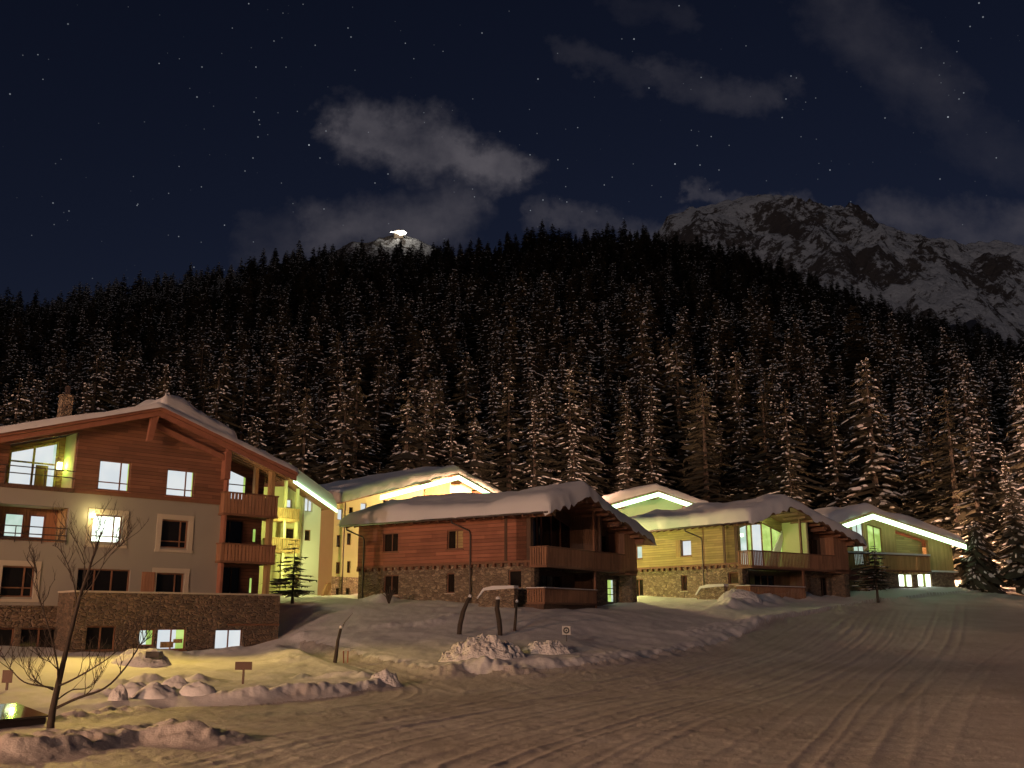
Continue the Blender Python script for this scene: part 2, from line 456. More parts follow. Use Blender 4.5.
# ploughed crumbs on the road
lift += np.where(road & (Ug < 760), (fbm(Xg / .5, Yg / .5, 3, 40) - .5) * .045, 0)
lift += np.where(road, (fbm(Xg / 4, Yg / 4, 3, 41) - .5) * .10 + (fbm(Xg / .35, Yg / .35, 2, 42) - .5) * .03, 0)
Zg = Zg + lift
V = np.stack([Xg, Yg, Zg], -1).reshape(-1, 3)
nr, nc = Xg.shape
ii = np.arange(nr * nc).reshape(nr, nc)
faces = np.stack([ii[:-1, :-1], ii[:-1, 1:], ii[1:, 1:], ii[1:, :-1]], -1).reshape(-1, 4)
fr_ = road[:-1, :-1].ravel(); fy = Yg[:-1, :-1].ravel()
def submesh(name, sel, mat):
    f = faces[sel]; used, inv = np.unique(f, return_inverse=True)
    return tag(np_mesh(name, V[used], inv.reshape(-1, 4), [mat]), kind='structure')
submesh('road', fr_, M['road'])
submesh('snow_ground', (~fr_) & (fy < 122), M['snow'])
submesh('hillside', (~fr_) & (fy >= 122), M['snow'])
mb = MB(); mb.face([(-6000, -2500, -1.5), (6000, -2500, -1.5), (6000, 9000, -1.5), (-6000, 9000, -1.5)])
tag(mb.build('valley_ground', M['snow']), kind='structure')

def gz(X, Y):
    if Y < 7.5: return 0.0
    a = X / Y; i = int(np.clip(np.searchsorted(ys, Y) - 1, 0, len(ys) - 2)); j = int(np.clip(np.searchsorted(av, a) - 1, 0, len(av) - 2))
    t = (Y - ys[i]) / (ys[i + 1] - ys[i]); q = (a - av[j]) / (av[j + 1] - av[j])
    return float((Zg[i, j] * (1 - t) + Zg[i + 1, j] * t) * (1 - q) + (Zg[i, j + 1] * (1 - t) + Zg[i + 1, j + 1] * t) * q)

# ------------------------------------------------------------------ mountains (far, real size)
def mat_mountain():
    m, g, b = newmat('snowy_rock')
    geo = g.new('ShaderNodeNewGeometry'); v = objvec(g)
    at_ = g.new('ShaderNodeAttribute', attribute_name='rock')
    f = g.m('ADD', at_.outputs['Fac'], g.m('MULTIPLY', g.m('SUBTRACT', g.noise(v, .035, 9, .8), .5), 2.4))
    c = g.mix(g.ramp(f, .45, .56), col(.84, .82, .82), col(.13, .1, .085))
    g.put(b.inputs['Base Color'], c); b.inputs['Roughness'].default_value = .85
    bump(g, b, g.noise(v, .03, 8, .75), 1.0, 25)
    return m
M['mount'] = mat_mountain()
def mountain(name, sil, Y, depth, slope, seed, label, bare=0.0):
    sil = np.array(sil, float)
    us = np.linspace(sil[0, 0], sil[-1, 0], 260); vs = np.interp(us, sil[:, 0], sil[:, 1])
    rx = []; rz = []
    for u, v in zip(us, vs):
        p = at(u, v, Y); rx.append(p.x); rz.append(p.z)
    rx = np.array(rx); rz = np.array(rz)
    rz = rz + (fbm(rx / 22, rx * 0, 4, seed + 20, .6) - .5) * Y * .009
    nb = 150
    s = np.r_[np.linspace(1, 0, nb), np.linspace(0, -1, 30)[1:]]     # 1 = foot in front, 0 = ridge, -1 = behind
    S, X = np.meshgrid(s, rx, indexing='ij'); Zr = np.broadcast_to(rz, S.shape)
    Yy = Y - S * depth
    Zz = Zr - np.abs(S) * depth * slope
    rid = 1 - np.abs(2 * fbm(X / 300 + .4 * S, (Yy) / 520 + X / 700, 5, seed, .55) - 1)
    amp = depth * .07 * np.clip(np.abs(S) * 5, .0, 1)
    Zz = Zz + (rid - .7) * amp * 2 + (fbm(X / 70, Yy / 70, 5, seed + 3, .6) - .5) * 110 * depth / 900 * np.clip(np.abs(S) * 6, .3, 1)
    gx = np.gradient(Zz, axis=1) / np.maximum(np.gradient(X, axis=1), 1)
    rock = np.clip(fbm(X / 190 + S * 2, Yy / 150, 5, seed + 9) * 1.0 + np.abs(gx) * .16 - .08 - bare, 0, 1)
    Vv = np.stack([X, Yy, Zz], -1).reshape(-1, 3)
    r, c = S.shape; q = np.arange(r * c).reshape(r, c)
    f = np.stack([q[:-1, :-1], q[:-1, 1:], q[1:, 1:], q[1:, :-1]], -1).reshape(-1, 4)
    o = np_mesh(name, Vv, f, [M['mount']])
    a = o.data.attributes.new('rock', 'FLOAT', 'POINT'); a.data.foreach_set('value', rock.ravel().astype(np.float32))
    return tag(o, label, 'mountain', kind='structure')
mountain('rocky_mountain', [(560, 330), (620, 275), (654, 240), (667, 219), (690, 209), (720, 201), (745, 196), (765, 195), (780, 198), (800, 199), (815, 203), (835, 205), (848, 214), (862, 222), (880, 224), (900, 231), (930, 238), (958, 245), (985, 241), (1000, 240), (1024, 247), (1080, 250), (1150, 230), (1250, 260), (1400, 330)],
         2400, 900, .72, 3, 'snow-covered rocky mountain rising beyond the dark forest')
mountain('snowy_summit', [(240, 300), (300, 268), (335, 252), (352, 247), (375, 241), (392, 236), (399, 234), (410, 239), (430, 246), (450, 252), (500, 275), (560, 310)],
         1300, 300, .7, 8, 'small snowy summit peeking over the forest ridge', .1)

# ------------------------------------------------------------------ building helpers
class Site:
    """local frame of one building: x along the front, y into the building"""
    def __init__(s, u, v, Y, az, zg=None):
        p = at(u, v, Y); a = math.radians(az)
        s.O = (p.x, p.y); s.zg = p.z if zg is None else zg
        s.g = (math.sin(a), math.cos(a)); s.l = (-math.cos(a), math.sin(a)); s.rz = math.atan2(s.g[1], s.g[0])
    def _hit(s, u, v, P, d):
        r = ray(u, v); c = lambda a, b: a[0] * b[1] - a[1] * b[0]
        k = c(P, d) / c(r, d); return (k * r[0] - P[0]) * d[0] + (k * r[1] - P[1]) * d[1], CZ + k * r[2] - s.zg
    def front(s, u, v, off=0): return s._hit(u, v, (s.O[0] + off * s.l[0], s.O[1] + off * s.l[1]), s.g)
    def side(s, u, v, off=0): return s._hit(u, v, (s.O[0] + off * s.g[0], s.O[1] + off * s.g[1]), s.l)
    def rect(s, u0, v0, u1, v1, off=0, side=False):
        f = s.side if side else s.front
        a = [f(u0, v0, off), f(u1, v0, off), f(u0, v1, off), f(u1, v1, off)]
        x0 = (a[0][0] + a[2][0]) / 2; x1 = (a[1][0] + a[3][0]) / 2
        return min(x0, x1), max(x0, x1), (a[2][1] + a[3][1]) / 2, (a[0][1] + a[1][1]) / 2
    def world(s, x, y, z): return (s.O[0] + x * s.g[0] + y * s.l[0], s.O[1] + x * s.g[1] + y * s.l[1], s.zg + z)
    def root(s, name): return empty(name, (s.O[0], s.O[1], s.zg), s.rz)

def plane_map(side, at0):
    # depth d is measured into the building
    return (lambda p, d, z: (at0 + d, p, z)) if side else (lambda p, d, z: (p, at0 + d, z))

def wall(mb, side, at0, s0, s1, z0, top, holes, depth=.25, m=None, extra=()):
    """wall with real openings; top / hole tops may be functions of s"""
    f = plane_map(side, at0); T = top if callable(top) else (lambda s: top)
    hz = lambda h, s: h[3](s) if callable(h[3]) else h[3]
    cuts = sorted(set([s0, s1] + [h[0] for h in holes] + [h[1] for h in holes] + [e for e in extra if s0 < e < s1]))
    cuts = [c for c in cuts if s0 <= c <= s1]
    for a, b in zip(cuts[:-1], cuts[1:]):
        hs = sorted([h for h in holes if h[0] <= a + 1e-6 and h[1] >= b - 1e-6], key=lambda h: h[2])
        za, zb = z0, z0
        for h in hs:
            mb.face([f(a, 0, za), f(b, 0, zb), f(b, 0, h[2]), f(a, 0, h[2])], m)
            za, zb = hz(h, a), hz(h, b)
        mb.face([f(a, 0, za), f(b, 0, zb), f(b, 0, T(b)), f(a, 0, T(a))], m)
        for h in hs:
            ta, tb = hz(h, a), hz(h, b)
            mb.face([f(a, 0, h[2]), f(b, 0, h[2]), f(b, depth, h[2]), f(a, depth, h[2])], m)
            mb.face([f(a, 0, ta), f(b, 0, tb), f(b, depth, tb), f(a, depth, ta)], m)
    for h in holes:
        for s in (h[0], h[1]):
            mb.face([f(s, 0, h[2]), f(s, 0, hz(h, s)), f(s, depth, hz(h, s)), f(s, depth, h[2])], m)

def window(parent, side, at0, s0, s1, z0, z1, d=.12, vm=(.5,), hm=(), pane=None, frame=None, ztop=None, split=None, fw=.07, sill=None, name='window'):
    """frame ring with mullions (part) and its pane (sub-part); ztop(s) gives a sloping head"""
    f = plane_map(side, at0); fr = frame or M['trim']; mb = MB()
    zt = ztop if ztop else (lambda s: z1)
    def bar(a, b, za0, za1, zb0, zb1):
        q = [f(a, d - .03, za0), f(b, d - .03, zb0), f(b, d - .03, zb1), f(a, d - .03, za1)]
        r = [f(a, d + .05, za0), f(b, d + .05, zb0), f(b, d + .05, zb1), f(a, d + .05, za1)]
        mb.face(q, fr); mb.face(r[::-1], fr)
        for i in range(4):
            j = (i + 1) % 4; mb.face([q[i], r[i], r[j], q[j]], fr)
    bar(s0, s0 + fw, z0, zt(s0), z0, zt(s0 + fw)); bar(s1 - fw, s1, z0, zt(s1 - fw), z0, zt(s1))
    bar(s0 + fw, s1 - fw, z0, z0 + fw, z0, z0 + fw)
    bar(s0 + fw, s1 - fw, zt(s0 + fw) - fw, zt(s0 + fw), zt(s1 - fw) - fw, zt(s1 - fw))
    for t in vm:
        c = s0 + (s1 - s0) * t; bar(c - fw / 2, c + fw / 2, z0 + fw, zt(c - fw / 2) - fw, z0 + fw, zt(c + fw / 2) - fw)
    vc = sorted([s0 + fw] + [s0 + (s1 - s0) * t for t in vm] + [s1 - fw])
    for t in hm:
        for a, b in zip(vc[:-1], vc[1:]):
            z = z0 + (z1 - z0) * t
            bar(a + (fw / 2 if a > s0 + fw else 0), b - (fw / 2 if b < s1 - fw else 0), z - fw * .4, z + fw * .4, z - fw * .4, z + fw * .4)
    w = mb.build(name, fr, parent)
    p = MB(); pm = pane or M['glass']
    c = [s0, s1]; ms = [pm]
    if split:
        c = [s0]; ms = []
        for t, mm in split: c.append(s0 + (s1 - s0) * t); ms.append(mm)
    for a, b, mm in zip(c[:-1], c[1:], ms):
        p.face([f(a, d + .02, z0), f(b, d + .02, z0), f(b, d + .02, zt(b)), f(a, d + .02, zt(a))], mm)
    p.build('pane', None, w)
    if sill:
        sb = MB(); q = sorted([f(s0 - .08, -.08, z0 - .07), f(s1 + .08, d - .035, z0 - .004)])
        x = [q[0], q[1]]
        sb.box(min(x[0][0], x[1][0]), max(x[0][0], x[1][0]), min(x[0][1], x[1][1]), max(x[0][1], x[1][1]), z0 - .07, z0 - .004)
        sb.build('sill', sill, w)
    return w

def roof_parts(parent, x0, xr, x1, zr, sl, sr, y0, y1, T, seed, slab=.24, mat=None, over=.12, wave=.12, name='roof', edge=.8, snowx0=None, snowx1=None):
    """roof slab of two pitches with a thick blanket of snow on it; returns underside function"""
    zf = lambda x: zr - (sl * (xr - x) if x < xr else sr * (x - xr))
    mb = MB()
    mb.prism([(x0, zf(x0)), (xr, zr), (x1, zf(x1)), (x1, zf(x1) + slab), (xr, zr + slab), (x0, zf(x0) + slab)], y0, y1)
    r = mb.build(name, mat or M['trim'], parent)
    a0 = (x0 if snowx0 is None else snowx0) - over; a1 = (x1 if snowx1 is None else snowx1) + over; b0, b1 = y0 - over, y1 + over
    nx = max(30, int((a1 - a0) / .16)); ny = max(24, int((b1 - b0) / .2))
    def spread(n):
        t = np.linspace(0, 1, n); return t - .35 * np.sin(2 * PI * t) / (2 * PI) * .9
    gx = a0 + (a1 - a0) * spread(nx); gy = b0 + (b1 - b0) * spread(ny)
    X, Y = np.meshgrid(gx, gy, indexing='ij')
    base = zr + slab - np.where(X < xr, sl * (xr - X), sr * (X - xr))
    soft = np.sqrt((X - xr) ** 2 + 1.6 ** 2)
    based = zr + slab - np.where(X < xr, sl, sr) * (soft - .45)
    def ed(d, w): return np.sqrt(np.clip(1 - (1 - np.clip(d / w, 0, 1)) ** 2, 0, 1))
    wob = (fbm(X / 1.1 + seed, Y / 1.1, 3, seed) - .5)
    dx = np.minimum(X - a0, a1 - X); dy = np.minimum(Y - b0, b1 - Y)
    e = ed(dx + .0, edge) * ed(dy, edge)
    t = T * (1 + .9 * (fbm(X / 3.5 + 3 * seed, Y / 3.5, 3, seed + 5) - .5)) 
    top = np.maximum(based, base) + e * t + wob * wave * e
    sag = -.12 - .35 * wave * np.clip(fbm(X / .7 + seed, Y / .7, 2, seed + 7) * 2 - .8, 0, 1)
    rim = (dx < 1e-6) | (dy < 1e-6)
    sag = sag - np.where(Y <= b0 + .45, .34 * np.clip(fbm(X / .45 + seed, Y / .6, 2, seed + 17) * 2.2 - .7, 0, 1) * (wave > .15), 0)
    top = np.where(rim, base + sag, top)
    jit = rim * (fbm(X / .9, Y / .9, 2, seed + 8) - .5) * wave * 1.6
    Xo = X + np.where(rim & (X <= a0 + 1e-6), jit, 0) + np.where(rim & (X >= a1 - 1e-6), jit, 0)
    Yo = Y + np.where(rim & (Y <= b0 + 1e-6), jit, 0)
    V1 = np.stack([Xo, Yo, top], -1).reshape(-1, 3)
    bot = np.where(rim, base + sag, base + .006)
    # inner bottom sheet sits just above the slab
    V2 = np.stack([Xo, Yo, bot], -1).reshape(-1, 3)
    q = np.arange(nx * ny).reshape(nx, ny)
    f = np.stack([q[:-1, :-1], q[1:, :-1], q[1:, 1:], q[:-1, 1:]], -1).reshape(-1, 4)
    o = np_mesh('roof_snow', np.r_[V1, V2], np.r_[f, f[:, ::-1] + nx * ny], [M['snow_roof']])
    o.parent = r
    return zf, r

def balcony(parent, path, z0, z1, mat, board=.125, gap=.055, rail=None, snow=0, name='balcony', bottom=True):
    """board parapet along a polyline in local xy, with top and bottom rails"""
    mb = MB(); rl = rail or mat
    for (xa, ya), (xb, yb) in zip(path[:-1], path[1:]):
        L = math.hypot(xb - xa, yb - ya); ux, uy = (xb - xa) / L, (yb - ya) / L; nx, ny = -uy, ux
        def bx(t0, t1, w0, w1, za, zb, m):
            P = [(xa + ux * t + nx * w, ya + uy * t + ny * w) for t, w in ((t0, w0), (t1, w0), (t1, w1), (t0, w1))]
            lo = [(p[0], p[1], za) for p in P]; hi = [(p[0], p[1], zb) for p in P]
            mb.face(lo[::-1], m); mb.face(hi, m)
            for i in range(4):
                j = (i + 1) % 4; mb.face([lo[i], lo[j], hi[j], hi[i]], m)
        t = 0
        while t < L - .02:
            bx(t, min(t + board, L), -.015, .015, z0 + .12, z1 - .08, mat); t += board + gap
        bx(-.03, L + .03, -.06, .06, z1 - .08, z1, rl)
        if bottom: bx(-.03, L + .03, -.05, .05, z0, z0 + .12, rl)
        if snow: bx(-.03, L + .03, -.09, .09, z1 + .003, z1 + snow, M['snow_roof'])
    return mb.build(name, mat, parent)

def downpipe(parent, pts, r=.055):
    mb = MB(); mb.tube(pts, r, 7); return mb.build('downpipe', M['metal'], parent, True)

def led_strip(parent, y, pts, th=.16, w=.1):
    mb = MB(); w = .13
    for (xa, za), (xb, zb) in zip(pts[:-1], pts[1:]):
        mb.prism([(xa, za - th), (xb, zb - th), (xb, zb), (xa, za)], y - w, y)
    return mb.build('light_strip', M['led'], parent)

# ------------------------------------------------------------------ chalets (red one in front, lit one behind it)
def chalet(name, label, S, L, wins, lit, timber, pipes, strip_y, seed):
    R = S.root(name); tag(R, label, 'chalet')
    W = 12.2; XR = 3.9; ZR = 7.05; SL, SR = .29, .265; band = 2.7
    zf, roof = roof_parts(R, -1.0, XR, 13.5, ZR, SL, SR, -2.1, L + .9, .72, seed, wave=.2)
    # purlins and rafters under the roof
    for x in (-.15, XR, 8.4, W - .1):
        z = zf(x) - .03; mb = MB(); mb.box(x - .12, x + .12, -1.9, .3, z - .34, z); mb.build('purlin', M['trim'], roof)
    for x in np.arange(.4, W, .9):
        if abs(x - XR) > .3: mb = MB(); mb.box(x - .05, x + .05, -2.0, 0.1, zf(x) - .22, zf(x) - .05); mb.build('lookout_beam', M['trim'], roof)
    for y in np.arange(-1.5, L + .8, .75):
        mb = MB(); mb.prism([(-.95, zf(-.95) - .16), (.1, zf(.1) - .16), (.1, zf(.1) - .004), (-.95, zf(-.95) - .004)], y - .06, y + .06); mb.build('rafter', M['trim'], roof)
    mb = MB(); mb.tube([(-1.08, -2.0, zf(-1.0) + .02), (-1.08, L + .8, zf(-1.0) + .02)], .075, 8); mb.build('gutter', M['metal'], roof, True)
    # long wall : stone below, boards above (openings are real)
    up = [w for w in wins if w[0] == 'up']; lo = [w for w in wins if w[0] == 'lo']
    mb = MB(); wall(mb, True, .14, 0, L, -1.6, band, [w[1:5] for w in lo], .3)
    mb.box(.5, W - .02, 1.8, L - .02, -1.6, band - .2)   # core behind
    mb.face([(.14, 0, -1.6), (1.0, 0, -1.6), (1.0, 0, band), (.14, 0, band)])
    mb.face([(.14, L, -1.6), (W, L, -1.6), (W, L, band), (.14, L, band)]); mb.face([(W, 1.5, -1.6), (W, L, -1.6), (W, L, band), (W, 1.5, band)])
    mb.build('stone_base', M['stone'], R)
    mb = MB(); wall(mb, True, 0, 0, L, band + .14, zf(0) - .02, [w[1:5] for w in up], .22)
    mb.face([(0, L, band + .1), (W, L, band + .1), (W, L, zf(W) - .02), (XR, L, ZR - .02), (0, L, zf(0) - .02)])
    mb.face([(W, 0, band), (W, L, band), (W, L, zf(W) - .02), (W, 0, zf(W) - .02)])
    mb.build('timber_wall', timber, R)
    mb = MB(); mb.box(-.06, .14, -.05, L, band, band + .135)
    mb.build('band_beam', M['trim'], R)
    for y in np.arange(.35, L, .62):
        mb = MB(); mb.box(-.08, .14, y - .09, y + .09, band - .21, band - .003); mb.build('joist_end', M['trim'], R)
    mb = MB(); mb.box(-.05, -.004, strip_y - .1, strip_y + .1, band + .14, zf(0) - .05); mb.box(-.06, -.004, -.02, .28, band + .14, zf(0) - .05)
    mb.build('corner_boards', M['dark'], R)
    for w in wins:
        at0 = 0 if w[0] == 'up' else .14
        kw = dict(w[5]) if len(w) > 5 else {}
        if kw.pop('blank', None): continue
        sh = kw.pop('shutter', None)
        ww = window(R, True, at0, w[1], w[2], w[3], w[4], d=.14, sill=M['trim'] if w[0] == 'up' else M['frame_pl'], **kw)
        if sh:
            mb = MB(); q = w[2] + .02 if sh > 0 else w[1] - .02
            mb.box(at0 - .06, at0 - .005, min(q, q + sh), max(q, q + sh), w[3] - .03, w[4] + .03); mb.build('shutter', M['vtan'], ww)
    for p in pipes:
        downpipe(R, [(-1.05, p + .9, zf(-1) - .02), (-1.0, p + .85, zf(-1) - .25), (-.14, p + .05, zf(-1) - .75), (-.1, p, zf(-1) - 1.0), (-.1, p, .0), (-.1, p, -1.2)])
    # gable : recessed glazing, partition, closed bay, balconies
    fl = band - .12
    mb = MB(); mb.box(.0, W, -1.25, .6, fl - .2, fl); mb.build('balcony_floor', M['dark'], R)
    gy = 1.1; part = 6.9
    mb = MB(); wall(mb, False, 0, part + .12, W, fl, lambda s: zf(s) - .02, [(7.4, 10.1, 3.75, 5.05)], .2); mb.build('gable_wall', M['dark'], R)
    window(R, False, 0, 7.4, 10.1, 3.75, 5.05, d=.1, vm=(.36, .7), frame=M['dark'])
    mb = MB(); mb.box(.0, .3, .0, gy, fl, zf(0) - .05)
    mb.prism([(0.3, zf(.3) - .75), (XR, ZR - .75), (part, zf(part) - .75), (part, zf(part) - .03), (XR, ZR - .03), (.3, zf(.3) - .03)], gy - .03, gy + .2)
    mb.box(.3, part, gy, gy + .2, fl, fl + .12)
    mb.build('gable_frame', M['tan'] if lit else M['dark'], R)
    pn = M['pane_o'] if lit else M['glass']
    cols = [.3, 1.15, 2.5, 3.05, 4.3, 5.5, part]
    lm = [M['pane_g'], M['pane_o'], M['pane_g'], M['pane'], M['pane_g'], M['pane_g']]
    for i, (a, b) in enumerate(zip(cols[:-1], cols[1:])):
        zt = (lambda s: zf(s) - .77)
        if a < XR < b:
            zt = lambda s: min(zf(a), zf(b)) - .77
        window(R, False, gy, a, b, fl + .12, zf(a) - .8, d=.05, vm=(), hm=(.36,), ztop=zt, pane=(lm[i] if lit else None), frame=M['trim'], name='glazing')
    mb = MB(); mb.prism([(-1.25, fl), (gy + .1, fl), (gy + .1, zf(part) - .03), (-1.25, zf(part) - .03)], part - .08, part + .1, swap=True)
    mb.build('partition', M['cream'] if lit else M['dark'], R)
    if lit:
        # sloping stair soffit seen through the glazing
        mb = MB(); mb.prism([(4.35, fl + .1), (5.7, fl + .1), (6.6, 4.9), (6.6, 5.6)], gy - .25, gy - .12); mb.build('raking_panel', M['white'], R)
    mb = MB(); wall(mb, False, -1.25, 10.3, W, fl - .3, lambda s: zf(s) - .03, [], .1)
    mb.face([(10.3, -1.25, fl - .3), (10.3, 0, fl - .3), (10.3, 0, zf(10.3) - .03), (10.3, -1.25, zf(10.3) - .03)])
    mb.face([(W, -1.25, fl - .3), (W, 0.01, fl - .3), (W, .01, zf(W) - .03), (W, -1.25, zf(W) - .03)])
    mb.face([(10.3, -1.25, fl - .3), (W, -1.25, fl - .3), (W, 0, fl - .3), (10.3, 0, fl - .3)])
    mb.build('closed_bay', M['vert'], R)
    balcony(R, [(-.1, 0), (-.1, -1.25), (10.3, -1.25)], fl - .22, 3.68, M['vert'], rail=M['trim'])
    # lower storey of the gable
    mb = MB(); wall(mb, False, 1.5, .3, 8.0, -1.6, fl - .2, [(1.2, 3.0, .3, 2.1), (3.6, 6.2, .3, 2.1)], .2)
    mb.face([(8.0, 0, -1.6), (8.0, 1.5, -1.6), (8.0, 1.5, fl - .2), (8.0, 0, fl - .2)])
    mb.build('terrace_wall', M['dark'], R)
    window(R, False, 1.5, 1.2, 3.0, .3, 2.1, d=.1, frame=M['dark'], name='terrace_door'); window(R, False, 1.5, 3.6, 6.2, .3, 2.1, d=.1, vm=(.33, .66), frame=M['dark'], name='terrace_door')
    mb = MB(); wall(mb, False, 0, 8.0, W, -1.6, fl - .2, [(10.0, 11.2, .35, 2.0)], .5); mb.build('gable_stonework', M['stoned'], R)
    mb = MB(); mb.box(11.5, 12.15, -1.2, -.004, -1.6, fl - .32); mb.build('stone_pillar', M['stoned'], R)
    mb = MB(); mb.box(0, .4, -.25, 0, -1.6, fl - .2); mb.build('stone_pillar', M['stoned'], R)
    if not lit: window(R, False, 0, 10.0, 11.2, .35, 2.0, d=.2, vm=(), hm=(.35, .6), split=[(.3, M['pane_o']), (.75, M['pane_g']), (1, M['pane_o'])], frame=M['frame_pl'], name='door')
    else: window(R, False, 0, 10.0, 11.2, .35, 2.0, d=.3, vm=(.5,), frame=M['dark'], name='door')
    mb = MB(); mb.box(6.15, 6.3, -1.2, -1.05, -1, fl - .2); mb.box(6.15, 6.3, -1.16, -1.02, 3.68, zf(6.2) - .1); mb.build('post', M['trim'], R)
    balcony(R, [(-.4, 0), (-.4, -1.25), (6.1, -1.25)], .1, 1.08, M['vert'], rail=M['trim'], name='terrace_parapet', snow=.05)
    mb = MB(); mb.box(-.35, 6.1, -1.15, 1.5, -1.6, .1); mb.build('terrace_plinth', M['dark'], R)
    # low stone stair wall with a snow cap, at the corner of the long wall
    mb = MB(); mb.prism([(.2, -1.6), (2.9, -1.6), (2.9, .45), (2.4, .95), (.2, 1.05)], -1.6, -1.2, swap=True)
    w = mb.build('stair_wall', M['stone'], R)
    mb = MB(); mb.prism([(.15, 1.055), (2.42, .955), (2.95, .44), (3.0, .5), (2.5, 1.1), (1.8, 1.22), (.2, 1.22)], -1.66, -1.14, swap=True); mb.build('snow_cap', M['snow_roof'], w)
    return R

SA = Site(531, 606, 64, 34); SB = Site(741, 601, 76, 52)
r = SA.rect
def rs(S, *a): return S.rect(*a, side=True)
winA = [('up',) + rs(SA, 383, 533, 398, 552) + (dict(vm=(.45,)),),
        ('up',) + rs(SA, 447, 530, 463, 549) + (dict(vm=(.42,), split=[(.55, M['tan']), (1, M['glass'])]),),
        ('lo',) + rs(SA, 382, 575, 397, 595) + (dict(vm=(.5,)),),
        ('lo',) + rs(SA, 445, 573, 453, 593) + (dict(vm=()),),
        ('lo',) + rs(SA, 507, 570, 520, 588) + (dict(vm=()),)]
chA = chalet('timber_chalet', 'dark red timber chalet on a stone base with unlit balconies, centre of the row', SA, 14.7, winA, False, M['red'],
             [SA.side(471, 560)[0], SA.side(364, 570)[0]], SA.side(506, 540)[0], 4)
winB = [('up',) + rs(SB, 681, 540, 691, 556) + (dict(vm=(), pane=M['pane'], shutter=.5),),
        ('up',) + rs(SB, 630, 546, 642, 559) + (dict(vm=(.5,), pane=M['pane_o']),),
        ('lo',) + rs(SB, 680, 575, 686, 591) + (dict(vm=()),),
        ('lo',) + rs(SB, 727, 572, 737, 584) + (dict(vm=()),),
        ('lo',) + rs(SB, 632, 579, 642, 600) + (dict(vm=(.5,)),)]
chB = chalet('timber_chalet', 'honey-brown timber chalet with a brightly glowing glazed gable over its balcony', SB, 11.6, winB, True, M['tan'],
             [SB.side(704, 570)[0]], SB.side(724, 540)[0], 9)

# ------------------------------------------------------------------ big gabled house on the left
SH = Site(213, 640, 58, 47, .6)
H = SH.root('gabled_house'); tag(H, 'large gabled house with red timber top storey over beige walls at the left edge', 'house')
HF = lambda u, v, o=0: SH.front(u, v, o)
XL = -20.0; XT = 3.25                     # left end (outside the picture), outer side of the balcony tower
xa, za = HF(160, 405, -1.0); xe, ze = HF(297, 471, -1.0); slp = .31
zl = 8.62                                  # render / timber line
hzf, hroof = roof_parts(H, XL - 1, xa, xe, za - .3, slp, (za - ze) / (xe - xa), -1.1, 16, .2, 14, slab=.28, mat=M['rtrim'], wave=.1, edge=.5)
mb = MB()      # thicker drift left on the right pitch
def drift(parent, x0, x1, y0, y1, zfun, T, seed):
    gx = np.linspace(x0, x1, 50); gy = np.linspace(y0, y1, 40); X, Y = np.meshgrid(gx, gy, indexing='ij')
    d = np.minimum(np.minimum(X - x0, x1 - X) / 1.2, np.minimum(Y - y0, y1 - Y) / 1.0)
    e = np.sqrt(np.clip(1 - (1 - np.clip(d, 0, 1)) ** 2, 0, 1))
    Z = np.vectorize(zfun)(X) + .2 + e * T * (.7 + .6 * fbm(X / 1.5, Y / 1.5, 3, seed))
    q = np.arange(2000).reshape(50, 40); f = np.stack([q[:-1, :-1], q[1:, :-1], q[1:, 1:], q[:-1, 1:]], -1).reshape(-1, 4)
    o = np_mesh('snow_drift', np.stack([X, Y, Z], -1).reshape(-1, 3), f, [M['snow_roof']]); o.parent = parent
drift(hroof, xa + .1, xa + 5.0, -1.0, 9, hzf, 1.25, 3)
mb = MB()
mb.prism([(xa - 3, hzf(xa - 3) - .3), (xa, hzf(xa) - .3), (xe, hzf(xe) - .3), (xe, hzf(xe) - .02), (xa, hzf(xa) - .02), (xa - 3, hzf(xa - 3) - .02)], -1.0, -.85)
mb.prism([(XL - 1, hzf(XL - 1) - .3), (xa - 3, hzf(xa - 3) - .3), (xa - 3, hzf(xa - 3) - .02), (XL - 1, hzf(XL - 1) - .02)], -1.0, -.85)
mb.prism([(xa - .5, hzf(xa - .5) - 1.6), (xa - .2, hzf(xa - .2) - 1.6), (xa + .05, hzf(xa) - .3), (xa - .35, hzf(xa) - .3)], -.9, -.65)
mb.prism([(xa, hzf(xa) - .9), (0.1, hzf(0.1) - .9), (0.1, hzf(.1) - .6), (xa, hzf(xa) - .6)], -.5, -.25)
mb.box(-.25, .1, -.6, -.1, hzf(0) - 1.9, hzf(0) - .3)
mb.build('bargeboard', M['rtrim'], hroof)
mb = MB()
for y in np.arange(-.7, 3.2, .42): mb.prism([(.15, hzf(.15) - .2), (xe - .1, hzf(xe - .1) - .2), (xe - .1, hzf(xe - .1) - .006), (.15, hzf(.15) - .006)], y, y + .12)
mb.build('soffit_slats', M['vtan'], hroof)
# timber gable storey
wt = [SH.rect(98, 461, 130, 491), SH.rect(166, 470, 194, 497)]
lg = SH.rect(8, 440, 76, 483); lg = (lg[0], lg[1], 8.75, None)
topH = lambda s: hzf(s) - .02
lgtop = lambda s: hzf(s) - .4
mb = MB(); wall(mb, False, -.07, XL, 0, zl, topH, [(a, b, c, d) for a, b, c, d in wt] + [(lg[0], lg[1], 8.72, lgtop)], .25, extra=(xa,))
mb.build('timber_gable', M['red2'], H)
for k, (a, b, c, d) in enumerate(wt):
    window(H, False, -.07, a, b, c, d, d=.12, vm=(.7,), hm=(.27,), pane=M['pane'], split=[(.93, M['pane']), (1, M['pane_g'])], frame=M['trim'], sill=M['rtrim'])
